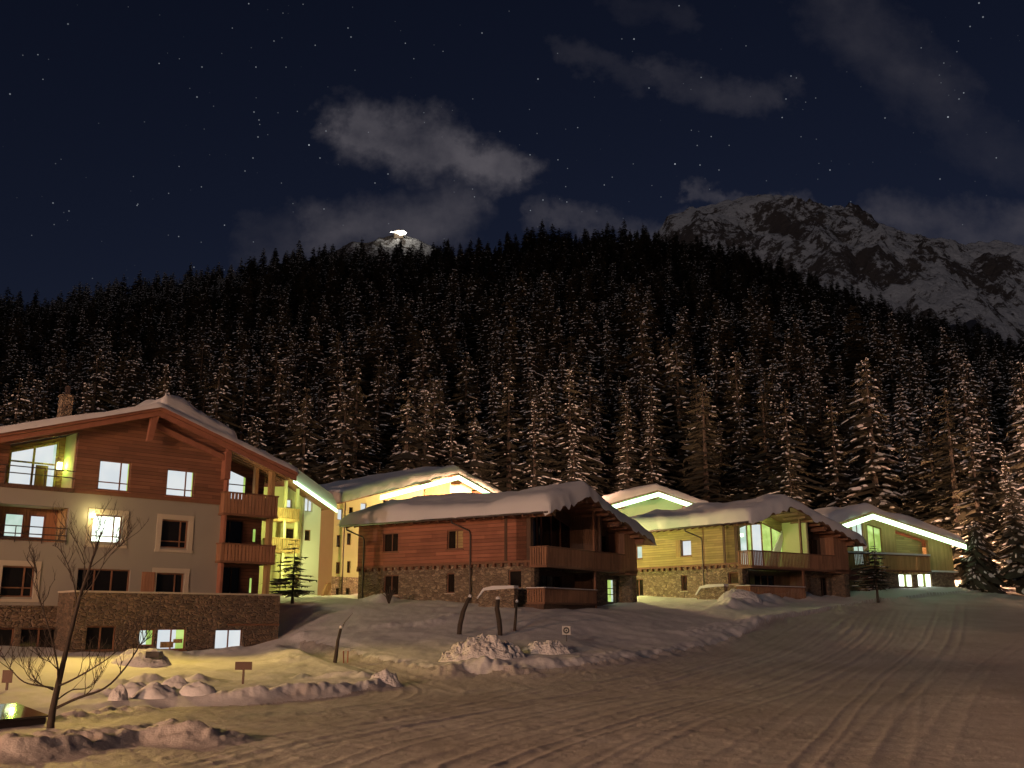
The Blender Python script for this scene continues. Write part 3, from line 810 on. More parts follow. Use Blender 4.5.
# recessed corner room, top left
rd = 1.7; ga, gb = SH.front(8, 470, rd)[0], SH.front(57, 470, rd)[0]
mb = MB(); wall(mb, False, rd, lg[0] - 2.5, lg[1] + .3, 8.7, lgtop, [(ga, gb, 8.75, lambda s: hzf(s) - .62)], .2); mb.build('loggia_back_wall', M['red2'], H)
mb = MB(); f_ = lg[1]
mb.prism([(.18, 8.7), (rd, 8.7), (rd, lgtop(f_) - .01), (.18, lgtop(f_) - .01)], f_ - .05, f_ - .004, swap=True); mb.build('loggia_side_wall', M['cream'], H)
window(H, False, rd, ga, gb, 8.75, 11.6, d=.08, vm=(.5,), hm=(.48,), ztop=lambda s: hzf(s) - .62, pane=M['pane'], split=[(.9, M['pane']), (1, M['pane_o'])], frame=M['vtan'], fw=.11, name='glazing')
mb = MB(); x = gb + .05; mb.box(x - 1.15, x - .55, rd - .12, rd - .01, 8.75, 10.0); mb.build('curtain_panel', M['trim'], H)
la = SH.front(59.5, 466, 1.5)
mb = MB(); mb.box(la[0] - .11, la[0] + .11, 1.4, 1.6, la[1] - .2, la[1] + .2); mb.build('wall_lantern', M['bulb2'], H)
mb = MB(); mb.box(lg[0] - 2, lg[1], -.15, rd, 8.5, 8.7); mb.build('loggia_floor', M['dark'], H)
mb = MB()
for z in (9.25, 9.6): mb.tube([(lg[0] - 2.5, -.12, z), (lg[1], -.12, z)], .028, 6)
for x in np.arange(lg[0] - 2, lg[1] + .1, 1.9): mb.tube([(min(x, lg[1] - .03), -.12, 8.6), (min(x, lg[1] - .03), -.12, 9.6)], .025, 6)
mb.build('railing', M['metal'], H)
# rendered storeys
w2 = [SH.rect(92, 515, 122, 543), SH.rect(161, 520, 188, 548)]
w1 = [SH.rect(1, 566, 34, 597), SH.rect(77, 569, 130, 590), SH.rect(156, 573, 184, 592)]
l2 = SH.rect(-12, 505, 68, 541)
holes = w2 + [w1[0], (w1[1][0], w1[1][1], 3.35, w1[1][3]), (w1[2][0], w1[2][1], 3.35, w1[2][3])] + [l2]
mb = MB(); wall(mb, False, 0, XL, 0, 2.6, zl - .002, holes, .22)
mb.face([(XL, 0, 2.6), (XL, 16, 2.6), (XL, 16, hzf(XL)), (XL, 0, hzf(XL))]); mb.face([(0, 1.8, -1.5), (0, 16, -1.5), (0, 16, hzf(0) - .02), (0, 1.8, hzf(0) - .02)])
mb.face([(XL, 16, -1.5), (0, 16, -1.5), (0, 16, hzf(0) - .02), (xa, 16, hzf(xa) - .02), (XL, 16, hzf(XL) - .02)])
mb.build('rendered_wall', M['plaster'], H)
mb = MB(); mb.box(XL, 0, -.1, -.075, zl - .12, zl + .02); mb.build('string_board', M['trim'], H)
def surround(a, b, c, d, w=.22, t=.05):
    mb = MB(); mb.box(a - w, a - .004, -t, -.003, c - .1, d + w); mb.box(b + .004, b + w, -t, -.003, c - .1, d + w); mb.box(a - .004, b + .004, -t, -.003, d + .004, d + w); mb.box(a - w - .04, b + w + .04, -t - .04, -.003, c - .24, c - .104)
    return mb.build('window_surround', M['frame_pl'], H)
for k, (a, b, c, d) in enumerate(w2):
    surround(a, b, c, d, .28)
    window(H, False, 0, a, b, c, d, d=.16, vm=(.74,), hm=(.24,), pane=M['pane_hot'] if k == 0 else None, frame=M['trim'])
for k, (a, b, c, d) in enumerate(w1):
    if k != 1: surround(a, b, c if k == 0 else 3.5, d, .26)
    window(H, False, 0, a, b, c if k == 0 else 3.35, d, d=.16, vm=(.7,) if k != 1 else (.33, .66), hm=(.3,) if k == 0 else (), frame=M['trim'])
a, b, c, d = SH.rect(141, 572, 154, 592); mb = MB(); mb.box(a, b, -.09, -.03, 3.4, d); mb.build('shutter', M['vert'], H)
# second-floor loggia on the left
a, b, c, d = l2; ld = 1.5
lw = [SH.rect(4, 513, 24, 534, ld), SH.rect(29, 515, 45, 536, ld)]
mb = MB(); wall(mb, False, ld, a - .5, b + .3, c - .2, d + .2, [(p, q, c + .25, s) for p, q, r_, s in lw], .15); mb.build('loggia_back_wall', M['vert'], H)
for k, (p, q, r_, s) in enumerate(lw): window(H, False, ld, p, q, c + .25, s, d=.06, vm=(), pane=M['pane_o'] if k == 0 else M['pane'], frame=M['rtrim'])
mb = MB(); mb.box(b - .05, b - .004, .23, ld, c, d); mb.build('loggia_side_wall', M['vtan'], H)
mb = MB(); mb.box(a, b, .23, ld, d + .004, d + .05); mb.build('loggia_ceiling', M['cream'], H)
mb = MB()
for z in (c + .35, c + .72): mb.tube([(a, -.05, z), (b, -.05, z)], .028, 6)
mb.box(a, b, -.08, -.02, c + .05, c + .13)
for x in np.arange(a, b + .1, 1.3): mb.tube([(min(x, b - .03), -.05, c - .1), (min(x, b - .03), -.05, c + .72)], .025, 6)
mb.build('railing', M['metal'], H)
# balcony tower at the right end
mb = MB(); bt = 1.1; gq = SH.rect(217, 470, 247, 490, bt); d1 = SH.rect(216, 520, 243, 545, bt); d2 = SH.rect(222, 573, 240, 593, bt); e1 = SH.rect(252, 528, 257, 543, bt); e2 = SH.rect(248.5, 577, 253, 594, bt)
wall(mb, False, bt, 0, XT, 3.3, lambda s: hzf(s) - .02, [(d2[0], d2[1], 3.35, 5.1), (d1[0], d1[1], 6.2, 7.8), e2, e1, (gq[0], gq[1], 9.0, lambda s: hzf(s) - .75)], .15)
mb.face([(XT, bt, -1), (XT, 16, -1), (XT, 16, hzf(XT)), (XT, bt, hzf(XT))])
mb.build('tower_back_wall', M['red2'], H)
window(H, False, bt, d2[0], d2[1], 3.35, 5.1, d=.06, frame=M['dark'], name='balcony_door'); window(H, False, bt, d1[0], d1[1], 6.2, 7.8, d=.06, frame=M['dark'], name='balcony_door')
window(H, False, bt, *e2, d=.06, vm=(), pane=M['pane_g'], frame=M['trim']); window(H, False, bt, *e1, d=.06, vm=(), pane=M['pane_g'], frame=M['trim'])
window(H, False, bt, gq[0], gq[1], 9.0, 11.2, d=.05, vm=(.36,), hm=(.42,), ztop=lambda s: hzf(s) - .75, pane=M['pane'], split=[(.9, M['pane']), (1, M['pane_g'])], frame=M['trim'], name='glazing')
mb = MB(); mb.box(-.02, .12, -.45, .1, 3.3, hzf(0) - .05); mb.build('corner_post', M['rtrim'], H)
mb = MB(); mb.box(XT - .3, XT - .05, -.3, .1, 3.3, hzf(XT) - .05); mb.box(2.2, 2.42, .3, .6, 8.3, hzf(2.3) - .05); mb.build('tower_post', M['vtan'], H)
for k, (zb, zt) in enumerate(((5.25, 6.32), (7.95, 9.25))):
    mb = MB(); mb.box(-.1, XT, -.45, bt, zb - .02, zb + .2); mb.build('balcony_floor', M['trim'], H)
    balcony(H, [(-.15, .1), (-.15, -.55), (XT + .05, -.55), (XT + .05, bt)], zb - .05, zt, M['vert'], rail=M['trim'], board=.17, gap=.05)
# stone basement terrace
tx0, tx1 = HF(74, 600, -2.2)[0], HF(280, 600, -2.2)[0]; ttop = HF(150, 593.5, -2.2)[1]
sw = [SH.rect(139, 629, 154.5, 646, -2.2), SH.rect(157, 628.5, 186, 650, -2.2), SH.rect(215, 629, 242.5, 650, -2.2), SH.rect(86, 626, 116, 651, -2.2)]
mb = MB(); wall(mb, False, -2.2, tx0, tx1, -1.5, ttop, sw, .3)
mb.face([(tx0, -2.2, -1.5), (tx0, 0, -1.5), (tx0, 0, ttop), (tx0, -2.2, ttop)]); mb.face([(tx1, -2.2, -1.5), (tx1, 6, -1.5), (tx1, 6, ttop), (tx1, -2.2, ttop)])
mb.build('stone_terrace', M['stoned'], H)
mb = MB(); mb.box(tx0 - .05, tx1 + .06, -2.28, 4, ttop + .003, ttop + .09); mb.build('terrace_coping', M['frame_pl'], H)
mb = MB(); mb.box(tx1 - 3.2, tx1 + .02, -2.24, -2.205, 1.72, 1.82); mb.build('lintel', M['trim'], H)
window(H, False, -2.2, *sw[0], d=.14, vm=(), split=[(.55, M['pane_o']), (1, M['pane_g'])], frame=M['rtrim'])
window(H, False, -2.2, *sw[1], d=.14, vm=(.5,), split=[(.68, M['pane']), (1, M['pane_g'])], frame=M['rtrim'], sill=M['trim'])
window(H, False, -2.2, *sw[2], d=.14, vm=(.5,), pane=M['pane'], frame=M['trim'])
window(H, False, -2.2, *sw[3], d=.2, vm=(.5,), frame=M['trim'])
# a cupboard and a table seen against the lit room
mb = MB(); a, b, c, d = sw[1]; mb.box(a + .25, a + .95, -2.2 + .1, -2.2 + .135, c + .12, c + .42); mb.box(a + .95, b - .15, -2.1, -2.065, c + .35, c + .55); mb.build('furniture', M['vtan'], H)
sw2 = [SH.rect(-40, 628, 14, 655), SH.rect(20, 628, 58, 655)]
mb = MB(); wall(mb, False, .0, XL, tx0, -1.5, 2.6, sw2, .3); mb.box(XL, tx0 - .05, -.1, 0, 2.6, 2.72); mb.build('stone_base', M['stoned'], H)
for q in sw2: window(H, False, 0, *q, d=.2, vm=(.5,), frame=M['trim'])
# chimney
p = SH.front(66, 400, 4.0); mb = MB(); cx = p[0]
z0 = hzf(cx); z1 = SH.front(66, 397, 4)[1]; z2 = SH.front(66, 386, 4)[1]
mb.box(cx - .3, cx + .3, 3.7, 4.3, z0 - .3, z1); mb.box(cx - .35, cx + .35, 3.65, 4.35, z1 + .003, z1 + .08)
ch = mb.build('chimney', M['stone'], H)
mb = MB(); mb.box(cx - .08, cx + .16, 3.9, 4.1, z1 + .103, z2); mb.build('flue', M['metal'], ch)
# wall lamp
lp = SH.front(93.5, 517, -.16)
mb = MB(); mb.box(lp[0] - .05, lp[0] + .05, -.16, -.06, lp[1] - .1, lp[1] - .03); lampo = mb.build('wall_lamp', M['metal'], H)
mb = MB()
for k in range(6): pass
mb.tube([(lp[0], -.16, lp[1] - .02), (lp[0], -.16, lp[1] + .16)], .08, 10); mb.build('lamp_bulb', M['bulb'], lampo)

# ------------------------------------------------------------------ houses of the second row
def strip_house(name, label, S, x0, xr, x1, zr, sl, sr, depth, T, seed, wallmat, over, led, base_z=-2):
    R = S.root(name); tag(R, label, 'house')
    zf, roof = roof_parts(R, x0 - over, xr, x1 + over, zr, sl, sr, -1.5, depth, T, seed)
    led_strip(roof, -1.66, [(a, zf(a) + .16) for a in led], .3, .08)
    return R, zf, roof

# green-lit house just behind the big one
SF = Site(300, 600, 78, 47)
xe, ze = SF.front(333, 509, -1.5); sf = .5
Fh = SF.root('village_house'); tag(Fh, 'green-lit house half hidden behind the large gabled house, with a bright snow-edged roof', 'house')
fx0, fx1 = -9.0, xe - .5; fr = -4.5; fz = ze + sf * (xe - fr)
fzf, froof = roof_parts(Fh, fx0 - .5, fr, xe, fz, sf, sf, -1.5, 10, 1.0, 31, wave=.15)
led_strip(froof, -1.84, [(-2.2, fzf(-2.2) - .02), (xe + .1, fzf(xe + .1) - .02)], .22, .08)
mb = MB(); mb.prism([(-2.6, fzf(-2.6) + .05), (xe + .15, fzf(xe + .15) + .05), (xe + .15, fzf(xe + .15) + .5), (xe - .3, fzf(xe - .3) + .95), (-2.6, fzf(-2.6) + 1.05)], -1.76, -1.66); mb.build('light_catch_board', M['white'], froof)  # added board catching the strip light, stands for the glowing snow edge
xa1 = SF.front(301, 540)[0]; xb1 = SF.front(318, 540)[0]; xc1 = SF.front(330, 540)[0]
fw1 = [SF.rect(303, 498, 311, 512)]
mb = MB(); wall(mb, False, 0, fx0, xa1, -2, lambda s: fzf(s) - .02, [SF.rect(286, 499, 292, 508), SF.rect(286, 528, 295, 540)], .2); mb.face([(fx0, 0, -2), (fx0, 10, -2), (fx0, 10, fzf(fx0)), (fx0, 0, fzf(fx0))])
mb.build('cream_wall', M['cream'], Fh)
window(Fh, False, 0, *SF.rect(286, 499, 292, 508), vm=(), pane=M['pane'], frame=M['vtan']); window(Fh, False, 0, *SF.rect(286, 528, 295, 540), vm=(), frame=M['vtan'])
mb = MB(); wall(mb, False, -.25, xa1, xb1, -2, lambda s: fzf(s) - .02, fw1 + [SF.rect(303, 530, 309, 541)], .2)
mb.face([(xa1, -.25, -2), (xa1, 0, -2), (xa1, 0, fzf(xa1) - .02), (xa1, -.25, fzf(xa1) - .02)]); mb.build('white_wall', M['white'], Fh)
window(Fh, False, -.25, *fw1[0], vm=(.5,), frame=M['frame_pl'], pane=M['pane']); window(Fh, False, -.25, *SF.rect(303, 530, 309, 541), vm=(), frame=M['trim'])
mb = MB(); wall(mb, False, -.05, xb1, fx1, -2, lambda s: fzf(s) - .02, [], .2); mb.face([(fx1, -.05, -2), (fx1, 10, -2), (fx1, 10, fzf(fx1) - .02), (fx1, -.05, fzf(fx1) - .02)])
mb.build('timber_bay', M['vert'], Fh)
for v0, v1 in ((508, 521), (538, 552)):
    a = SF.front(284, v0, -1.2); b = SF.front(299, v1, -1.2)
    balcony(Fh, [(a[0] - 1, -.01), (a[0] - 1, -1.2), (b[0], -1.2), (b[0], -.01)], b[1], a[1], M['vtan'], rail=M['vtan'])
    mb = MB(); mb.box(a[0] - 1, b[0], -1.15, -.01, b[1] - .1, b[1] + .02); mb.build('balcony_floor', M['vtan'], Fh)
mb = MB()
for u in (286, 298):
    a = SF.front(u, 500, -1.15)[0]; mb.box(a - .1, a + .1, -1.15, -.95, -2, fzf(a) - .1)
mb.build('posts', M['cream'], Fh)
# stair on its right side
mb = MB(); a = SF.front(316, 590, -.8)[0]; b = SF.front(328, 590, -.8)[0]; mb.prism([(a, -1), (a + .2, -1), (b, .9), (b, 1.3), (b - .3, 1.3), (a, -.6)], -1.2, -.9); mb.build('stair', M['vert'], Fh)

# yellow house with lit gable
SD = Site(330, 598, 86, 40)
dx, dz = SD.front(457, 476.5, -1.5); sl = .285
Dh = SD.root('village_house'); tag(Dh, 'yellow rendered house with light strip along its gable behind the red timber chalet', 'house')
dL, dRr = .1, dx + 10
dzf, droof = roof_parts(Dh, dL - .5, dx, dRr + .8, dz + .22, sl, .27, -1.5, 12, .75, 41, wave=.12)
led_strip(droof, -1.64, [(SD.front(379, 496, -1.5)[0], dzf(SD.front(379, 496, -1.5)[0]) - .14), (SD.front(424, 485, -1.5)[0], dzf(SD.front(424, 485, -1.5)[0]) - .14), (dx, dzf(dx) - .14), (dx + 5.2, dzf(dx + 5.2) - .14)], .4, .08)
dwin = [(337.6, 509, 342.5, 520, 1), (349, 507, 353, 517, 0), (360.6, 503, 366.5, 512, 1), (336.6, 535, 340.5, 547, 0), (347, 533, 351, 545, 0), (336, 562, 340, 574, 0), (347, 561, 350.5, 573, 0), (383, 500, 388, 507, 0)]
dr = [SD.rect(*w[:4]) for w in dwin]
zst = SD.front(345, 577)[1]
mb = MB(); wall(mb, False, 0, dL, dRr, zst, lambda s: dzf(s) - .02, dr, .2, extra=(dx,)); mb.face([(dL, 0, -2), (dL, 12, -2), (dL, 12, dzf(dL) - .02), (dL, 0, dzf(dL) - .02)]); mb.face([(dRr, 0, -2), (dRr, 12, -2), (dRr, 12, dzf(dRr) - .02), (dRr, 0, dzf(dRr) - .02)])
mb.build('rendered_wall', M['cream'], Dh)
for q, w in zip(dr, dwin): window(Dh, False, 0, *q, d=.1, vm=(), pane=M['pane'] if w[4] else None, frame=M['trim'], fw=.05)
sb_ = [SD.rect(335.5, 588, 339, 596), SD.rect(345.5, 588, 349.5, 595)]
mb = MB(); wall(mb, False, -.05, dL - .05, 8, -2.5, zst, sb_, .2); mb.build('stone_base', M['stone'], Dh)
for q in sb_: window(Dh, False, -.05, *q, d=.1, vm=(), frame=M['dark'], fw=.05)
a = SD.front(342.5, 560)[0]; downpipe(Dh, [(a, -.1, dzf(a) - .1), (a, -.1, -1.5)], .05)
g0, g1 = SD.front(425, 490, -.1)[0], SD.front(450, 490, -.1)[0]
mb = MB(); mb.prism([(g0, 4), (g1, 4), (g1, dzf(g1) - .25), (g0, dzf(g0) - .25)], -.08, -.01); mb.build('timber_panel', M['vtan'], Dh)
for a in (g0 - .3, g1 + .5, dx + 4.0): mb = MB(); mb.box(a - .25, a + .25, -1.4, -.01, dzf(a) - .55, dzf(a) - .1); mb.build('purlin', M['trim'], droof)

# green-lit gable between the two chalets
SE = Site(657, 540, 108, 72)
ex, ez = SE.front(657.5, 493, -1.5)
Eh = SE.root('village_house'); tag(Eh, 'green-lit gable outlined by a light strip, rising between the two timber chalets', 'house')
el, er = ex - 5.6, ex + 6.0
ezf, eroof = roof_parts(Eh, el - .4, ex, er + .6, ez + .2, .29, .29, -1.5, 13, .7, 51, wave=.1)
led_strip(eroof, -1.64, [(ex - 5.4, ezf(ex - 5.4) - .14), (ex, ezf(ex) - .14), (ex + 5.3, ezf(ex + 5.3) - .08)], .46, .08)
mb = MB(); wall(mb, False, 0, el, er, -9, lambda s: ezf(s) - .02, [], .2, extra=(ex,)); mb.face([(el, 0, -9), (el, 13, -9), (el, 13, ezf(el) - .02), (el, 0, ezf(el) - .02)]); mb.face([(er, 0, -9), (er, 13, -9), (er, 13, ezf(er) - .02), (er, 0, ezf(er) - .02)])
mb.face([(el, 13, -9), (er, 13, -9), (er, 13, ezf(er)), (ex, 13, ezf(ex)), (el, 13, ezf(el))])
mb.build('rendered_wall', M['green'], Eh)
for a in (ex, ex - 3.9, ex + 3.9): mb = MB(); mb.box(a - .2, a + .2, -1.4, -.01, ezf(a) - .75, ezf(a) - .12); mb.build('purlin', M['trim'], eroof)

# rightmost chalet
SC = Site(880, 588, 92, 63)
cx_, cz_ = SC.front(871, 515, -1.5)
Ch = SC.root('village_house'); tag(Ch, 'rightmost chalet with light strip under its roof edge and bright ground-floor windows', 'chalet')
cl, cr = cx_ - 4.5, SC.front(953, 560)[0]; ce = SC.front(964, 546, -1.5)[0]
cs = (cz_ - SC.front(964, 546, -1.5)[1]) / (ce - cx_)
czf, croof = roof_parts(Ch, cl - .6, cx_, ce, cz_ + .2, .29, cs, -1.5, 12, .7, 61, wave=.12)
led_strip(croof, -1.64, [(cl - .3, czf(cl - .3) - .14), (cx_, czf(cx_) - .14), (ce, czf(ce) - .1)], .42, .08)
zb = SC.front(900, 554)[1]; fl = SC.front(900, 570)[1]
gl = [(SC.rect(853, 525, 864, 550), M['pane_o']), (SC.rect(868, 523, 882, 550), M['pane_g'])]
bw = SC.rect(896, 532, 928, 551)
holes = [(q[0], q[1], fl + .3, (lambda s: czf(s) - .6)) for q, m in gl] + [(bw[0], bw[1], fl + .3, (lambda s: czf(s) - .3))]
mb = MB(); wall(mb, False, 0, cl, cr, fl, lambda s: czf(s) - .02, holes, .3, extra=(cx_,)); mb.face([(cl, 0, -2), (cl, 12, -2), (cl, 12, czf(cl) - .02), (cl, 0, czf(cl) - .02)]); mb.face([(cr, 0, -2), (cr, 12, -2), (cr, 12, czf(cr) - .02), (cr, 0, czf(cr) - .02)])
mb.build('timber_wall', M['vtan'], Ch)
for q, m in gl: window(Ch, False, 0, q[0], q[1], fl + .3, q[3], d=.15, vm=(.5,) , hm=(.35,), ztop=lambda s: czf(s) - .6, pane=m, frame=M['trim'], name='glazing')
mb = MB(); wall(mb, False, 1.0, bw[0] - .3, bw[1] + .3, fl, lambda s: czf(s) - .3, [], .1); mb.box(bw[0] + .1, bw[1] - .1, .9, .99, fl + .9, fl + 1.0); mb.build('loggia_back_wall', M['tan'], Ch)
lw_ = [SC.rect(899, 574, 913, 587, .0), SC.rect(918, 573.5, 932, 587, .0)]
mb = MB(); wall(mb, False, 0, cl, cr, -2, fl, lw_, .25); mb.build('stone_base', M['stone'], Ch)
for k, q in enumerate(lw_): window(Ch, False, 0, *q, d=.1, vm=(.5,), pane=M['pane'], split=[(.42, M['pane_hot']), (.62, M['pane_g']), (1, M['pane_hot'])], frame=M['vtan'])
bx0 = SC.front(838, 555, -1.1)[0]; bx1 = SC.front(929, 555, -1.1)[0]
mb = MB(); mb.box(cl, bx1, -1.1, -.01, fl - .2, fl); mb.build('balcony_floor', M['trim'], Ch)
balcony(Ch, [(bx0, -1.15), (bx1, -1.15), (bx1, -.01)], fl - .2, SC.front(890, 554.5, -1.15)[1], M['vtan'], rail=M['trim'], snow=.16)
mb = MB(); mb.box(bx1 + .2, cr + .1, -.35, -.01, fl - .1, fl + .05); mb.build('snowy_ledge', M['snow_roof'], Ch)
mb = MB()
for s in np.arange(bx0 + .3, bx1, .55): mb.box(s - .08, s + .08, -1.15, -.01, fl - .38, fl - .205)
mb.build('joist_ends', M['vtan'], Ch)
fx = SC.front(870, 585, -2.2)[0]
balcony(Ch, [(cl - 1, -2.2), (fx, -2.2)], -.6, SC.front(860, 580, -2.2)[1], M['vtan'], name='terrace_fence')
mb = MB(); wall(mb, False, -1.6, cl, SC.front(872, 570, -1.6)[0], -1, fl - .25, [], .2); mb.build('timber_screen', M['rtrim'], Ch)

# ------------------------------------------------------------------ spruces
def spruce(seed, H, Rb, levels, snow, droop=.35, per=(5, 9), base=.06, twig=True, asym=.25):
    r = random.Random(seed); mb = MB(); nd, sn = M['needle'], M['snow_tree']
    mb.slot(nd); mb.slot(sn)
    lop = r.uniform(0, 2 * PI)
    for i in range(levels):
        t = (i + r.uniform(-.3, .3)) / levels; t = max(0, min(.985, t))
        z = H * (base + (1 - base) * t)
        rad = Rb * ((1 - t) ** .7) * (1 if t > .1 else .75 + 2.5 * t) + .12
        nb = int(per[0] + (per[1] - per[0]) * (1 - t))
        a0 = r.uniform(0, 2 * PI)
        for j in range(nb):
            a = a0 + 2 * PI * j / nb + r.uniform(-.35, .35)
            L = rad * r.choice((r.uniform(.4, .8), r.uniform(.75, 1.25))) * (1 + asym * math.cos(a - lop))
            if r.random() < .1: continue
            dr = droop * r.uniform(.7, 1.4); w = L * r.uniform(.2, .32) + .06
            zz0 = z + r.uniform(-.15, .15)
            ca, sa = math.cos(a), math.sin(a)
            def P(f, s, up=0):
                zz = zz0 - dr * L * (f ** 1.5) + .12 * L * max(0, f - .65) - abs(s) * .35 + up
                x = f * L
                return (ca * x - sa * s, sa * x + ca * s, zz)
            fs = [.08, .4, .75, 1.0]; ws = [.25 * w, .8 * w, w * .75, .05 * w]
            ws = [q * r.uniform(.75, 1.2) for q in ws]
            for k in range(3):
                mb.face([P(fs[k], -ws[k]), P(fs[k + 1], -ws[k + 1]), P(fs[k + 1], 0, .02), P(fs[k], 0, .02)], nd)
                mb.face([P(fs[k], 0, .02), P(fs[k + 1], 0, .02), P(fs[k + 1], ws[k + 1]), P(fs[k], ws[k])], nd)
            if twig:
                for k in range(5):
                    f = r.uniform(.25, .95); s = r.choice((-1, 1)); b = P(f, s * w * .6 * (1.05 - f)); c = P(min(f + .12, 1), s * w * .5 * (1.05 - f)); 
                    d = (b[0] + ca * .1 * L + s * -sa * w * .9, b[1] + sa * .1 * L + s * ca * w * .9, b[2] - r.uniform(.15, .5) * (.4 + w))
                    mb.face([b, c, d], nd)
            if r.random() < snow:
                n = r.choice((1, 2, 3, 4))
                for q in range(n):
                    f0 = r.uniform(.2, .75); f1 = min(1.02, f0 + r.uniform(.1, .3)); fm = (f0 + f1) / 2; s0 = r.uniform(-.7, .7) * w * (1.1 - f0)
                    h = w * r.uniform(.12, .42)
                    U = .05
                    A_, B_, C_ = [(P(f, s0 - h * g, U - .02), P(f, s0, U + .07 + .05 * (f == fm)), P(f, s0 + h * g, U - .02)) for f, g in ((f0, .4), (fm, 1), (f1, .3))]
                    for X1, X2 in ((A_, B_), (B_, C_)):
                        mb.face([X1[0], X2[0], X2[1], X1[1]], sn); mb.face([X1[1], X2[1], X2[2], X1[2]], sn)
    me = bpy.data.meshes.new('crown'); me.from_pydata(mb.v, [], mb.f); me.materials.append(nd); me.materials.append(sn)
    me.polygons.foreach_set('material_index', mb.mi); me.update()
    tb = MB(); tb.tube([(0, 0, -.8), (0, 0, H * .3), (0, 0, H * .97)], [.018 * H, .012 * H, .01], 6)
    tm = bpy.data.meshes.new('trunk'); tm.from_pydata(tb.v, [], tb.f); tm.materials.append(M['bark']); tm.update()
    return me, tm

KINDS = [spruce(1, 20, 2.9, 34, .42), spruce(2, 20, 3.3, 32, .5, .42), spruce(3, 20, 2.5, 36, .36), spruce(4, 20, 3.1, 34, .62, .38),   # 0-3 dusted
         spruce(5, 20, 3.6, 30, .92, .5), spruce(6, 20, 3.2, 32, .85, .45),                                                     # 4-5 laden
         spruce(7, 20, 2.8, 34, .10), spruce(8, 20, 3.1, 34, .05), spruce(9, 20, 2.6, 36, .16)]                                   # 6-8 almost bare of snow

def tree(name, kind, loc, h, rz, label, group=None, lean=0, wide=1.45):
    t = empty(name, loc, rz); s = h / 20; t.scale = (s * wide, s * wide, s)
    if lean: t.rotation_euler = (lean, 0, rz)
    for nm, me in zip(('crown', 'trunk'), KINDS[kind]):
        o = bpy.data.objects.new(nm, me); C.objects.link(o); o.parent = t
    return tag(t, label, 'tree', group)

FP = []   # footprint discs to keep clear
for S, x, y, rr in ((SA, 6, 7, 13), (SB, 6, 7, 13), (SC, 2, 5, 12), (SE, 0, 6, 11), (SD, 6, 6, 10), (SD, 17, 6, 13), (SF, -3, 4, 11), (SH, -8, 8, 15), (SH, 0, 8, 11)):
    q = S.world(x, y, 0); FP.append((q[0], q[1], rr))
spots = []
Y = 100.0; tr = random.Random(5)
while Y < 590:
    step = 5.6 + (Y - 100) * .008
    X = -.66 * Y + tr.uniform(0, step)
    while X < .66 * Y:
        x = X + tr.uniform(-2.3, 2.3); y = Y + tr.uniform(-2.5, 2.5)
        X += step * tr.uniform(.75, 1.3)
        if y < 122 + 6 * math.sin(x * .13): continue
        if any((x - a) ** 2 + (y - b) ** 2 < c * c for a, b, c in FP): continue
        spots.append((x, y))
    Y += step * .9
# extra trees closing the gap to the right of the rightmost chalet
for u, v, Yt in ((962, 560, 113), (985, 575, 108), (1003, 572, 116), (1018, 585, 103), (940, 548, 118), (1040, 580, 112), (1060, 585, 104), (915, 540, 121), (1085, 580, 110)):
    p = at(u, v, Yt); spots.append((p.x, p.y))
inf = []; rest = []
for x, y in spots:
    z = gz(x, y); h = tr.triangular(10, 27, 19) * (.95 if y > 350 else 1)
    if tr.random() < .12: h *= .7
    u, v = project(x, y, z + h * .6)
    uu = u; s = (y - Y0H) / (YR - Y0H)
    # snow cover carries light and shade: laden low down and on the moonlit left ridge, bare and dark high in the middle
    snow_as_light = .55 - 1.0 * s
    if uu < 430 and s > .72: snow_as_light = .85 if (50 < uu < 240) else .45 if tr.random() < .35 else .1
    if uu > 860 and s < .3: snow_as_light += .3
    if 520 < uu < 620 and s < .2: snow_as_light += .25
    snow_as_light += tr.uniform(-.25, .25)
    k = tr.choice((4, 5, 3)) if snow_as_light > .62 else tr.choice((0, 1, 2, 3)) if snow_as_light > .12 else tr.choice((6, 7, 8))
    if tr.random() < .06: k = tr.choice((6, 7, 8))
    rec = (x, y, z - .3, h, tr.uniform(0, 2 * PI), k, u)
    (inf if -30 < u < 1054 else rest).append(rec)
inf.sort(key=lambda q: q[1])
near_t, far_t = inf[:296], inf[296:] + rest
LM = [(70, 'to the left of the stone chimney'), (215, 'above the roof of the large gabled house'), (335, 'above the green-lit house'), (490, 'above the yellow house'), (612, 'above the red timber chalet'),
      (712, 'above the green-lit gable'), (835, 'above the chalet with the glowing gable'), (940, 'above the rightmost chalet'), (2000, 'right of the rightmost chalet')]
HOW = {0: 'snowy', 1: 'snowy', 2: 'slim snowy', 3: 'snowy', 4: 'snow-laden', 5: 'snow-laden', 6: 'dark', 7: 'dark', 8: 'dark'}
for x, y, z, h, rz, k, u in near_t:
    lm = next(n for a, n in LM if u < a)
    tier = 'foremost' if y < 138 else 'second' if y < 156 else 'third' if y < 176 else 'fourth'
    tree('spruce_tree', k, (x, y, z), h, rz, f'{HOW[k]} spruce in the {tier} forest row {lm}', 'spruces standing at the foot of the forest')
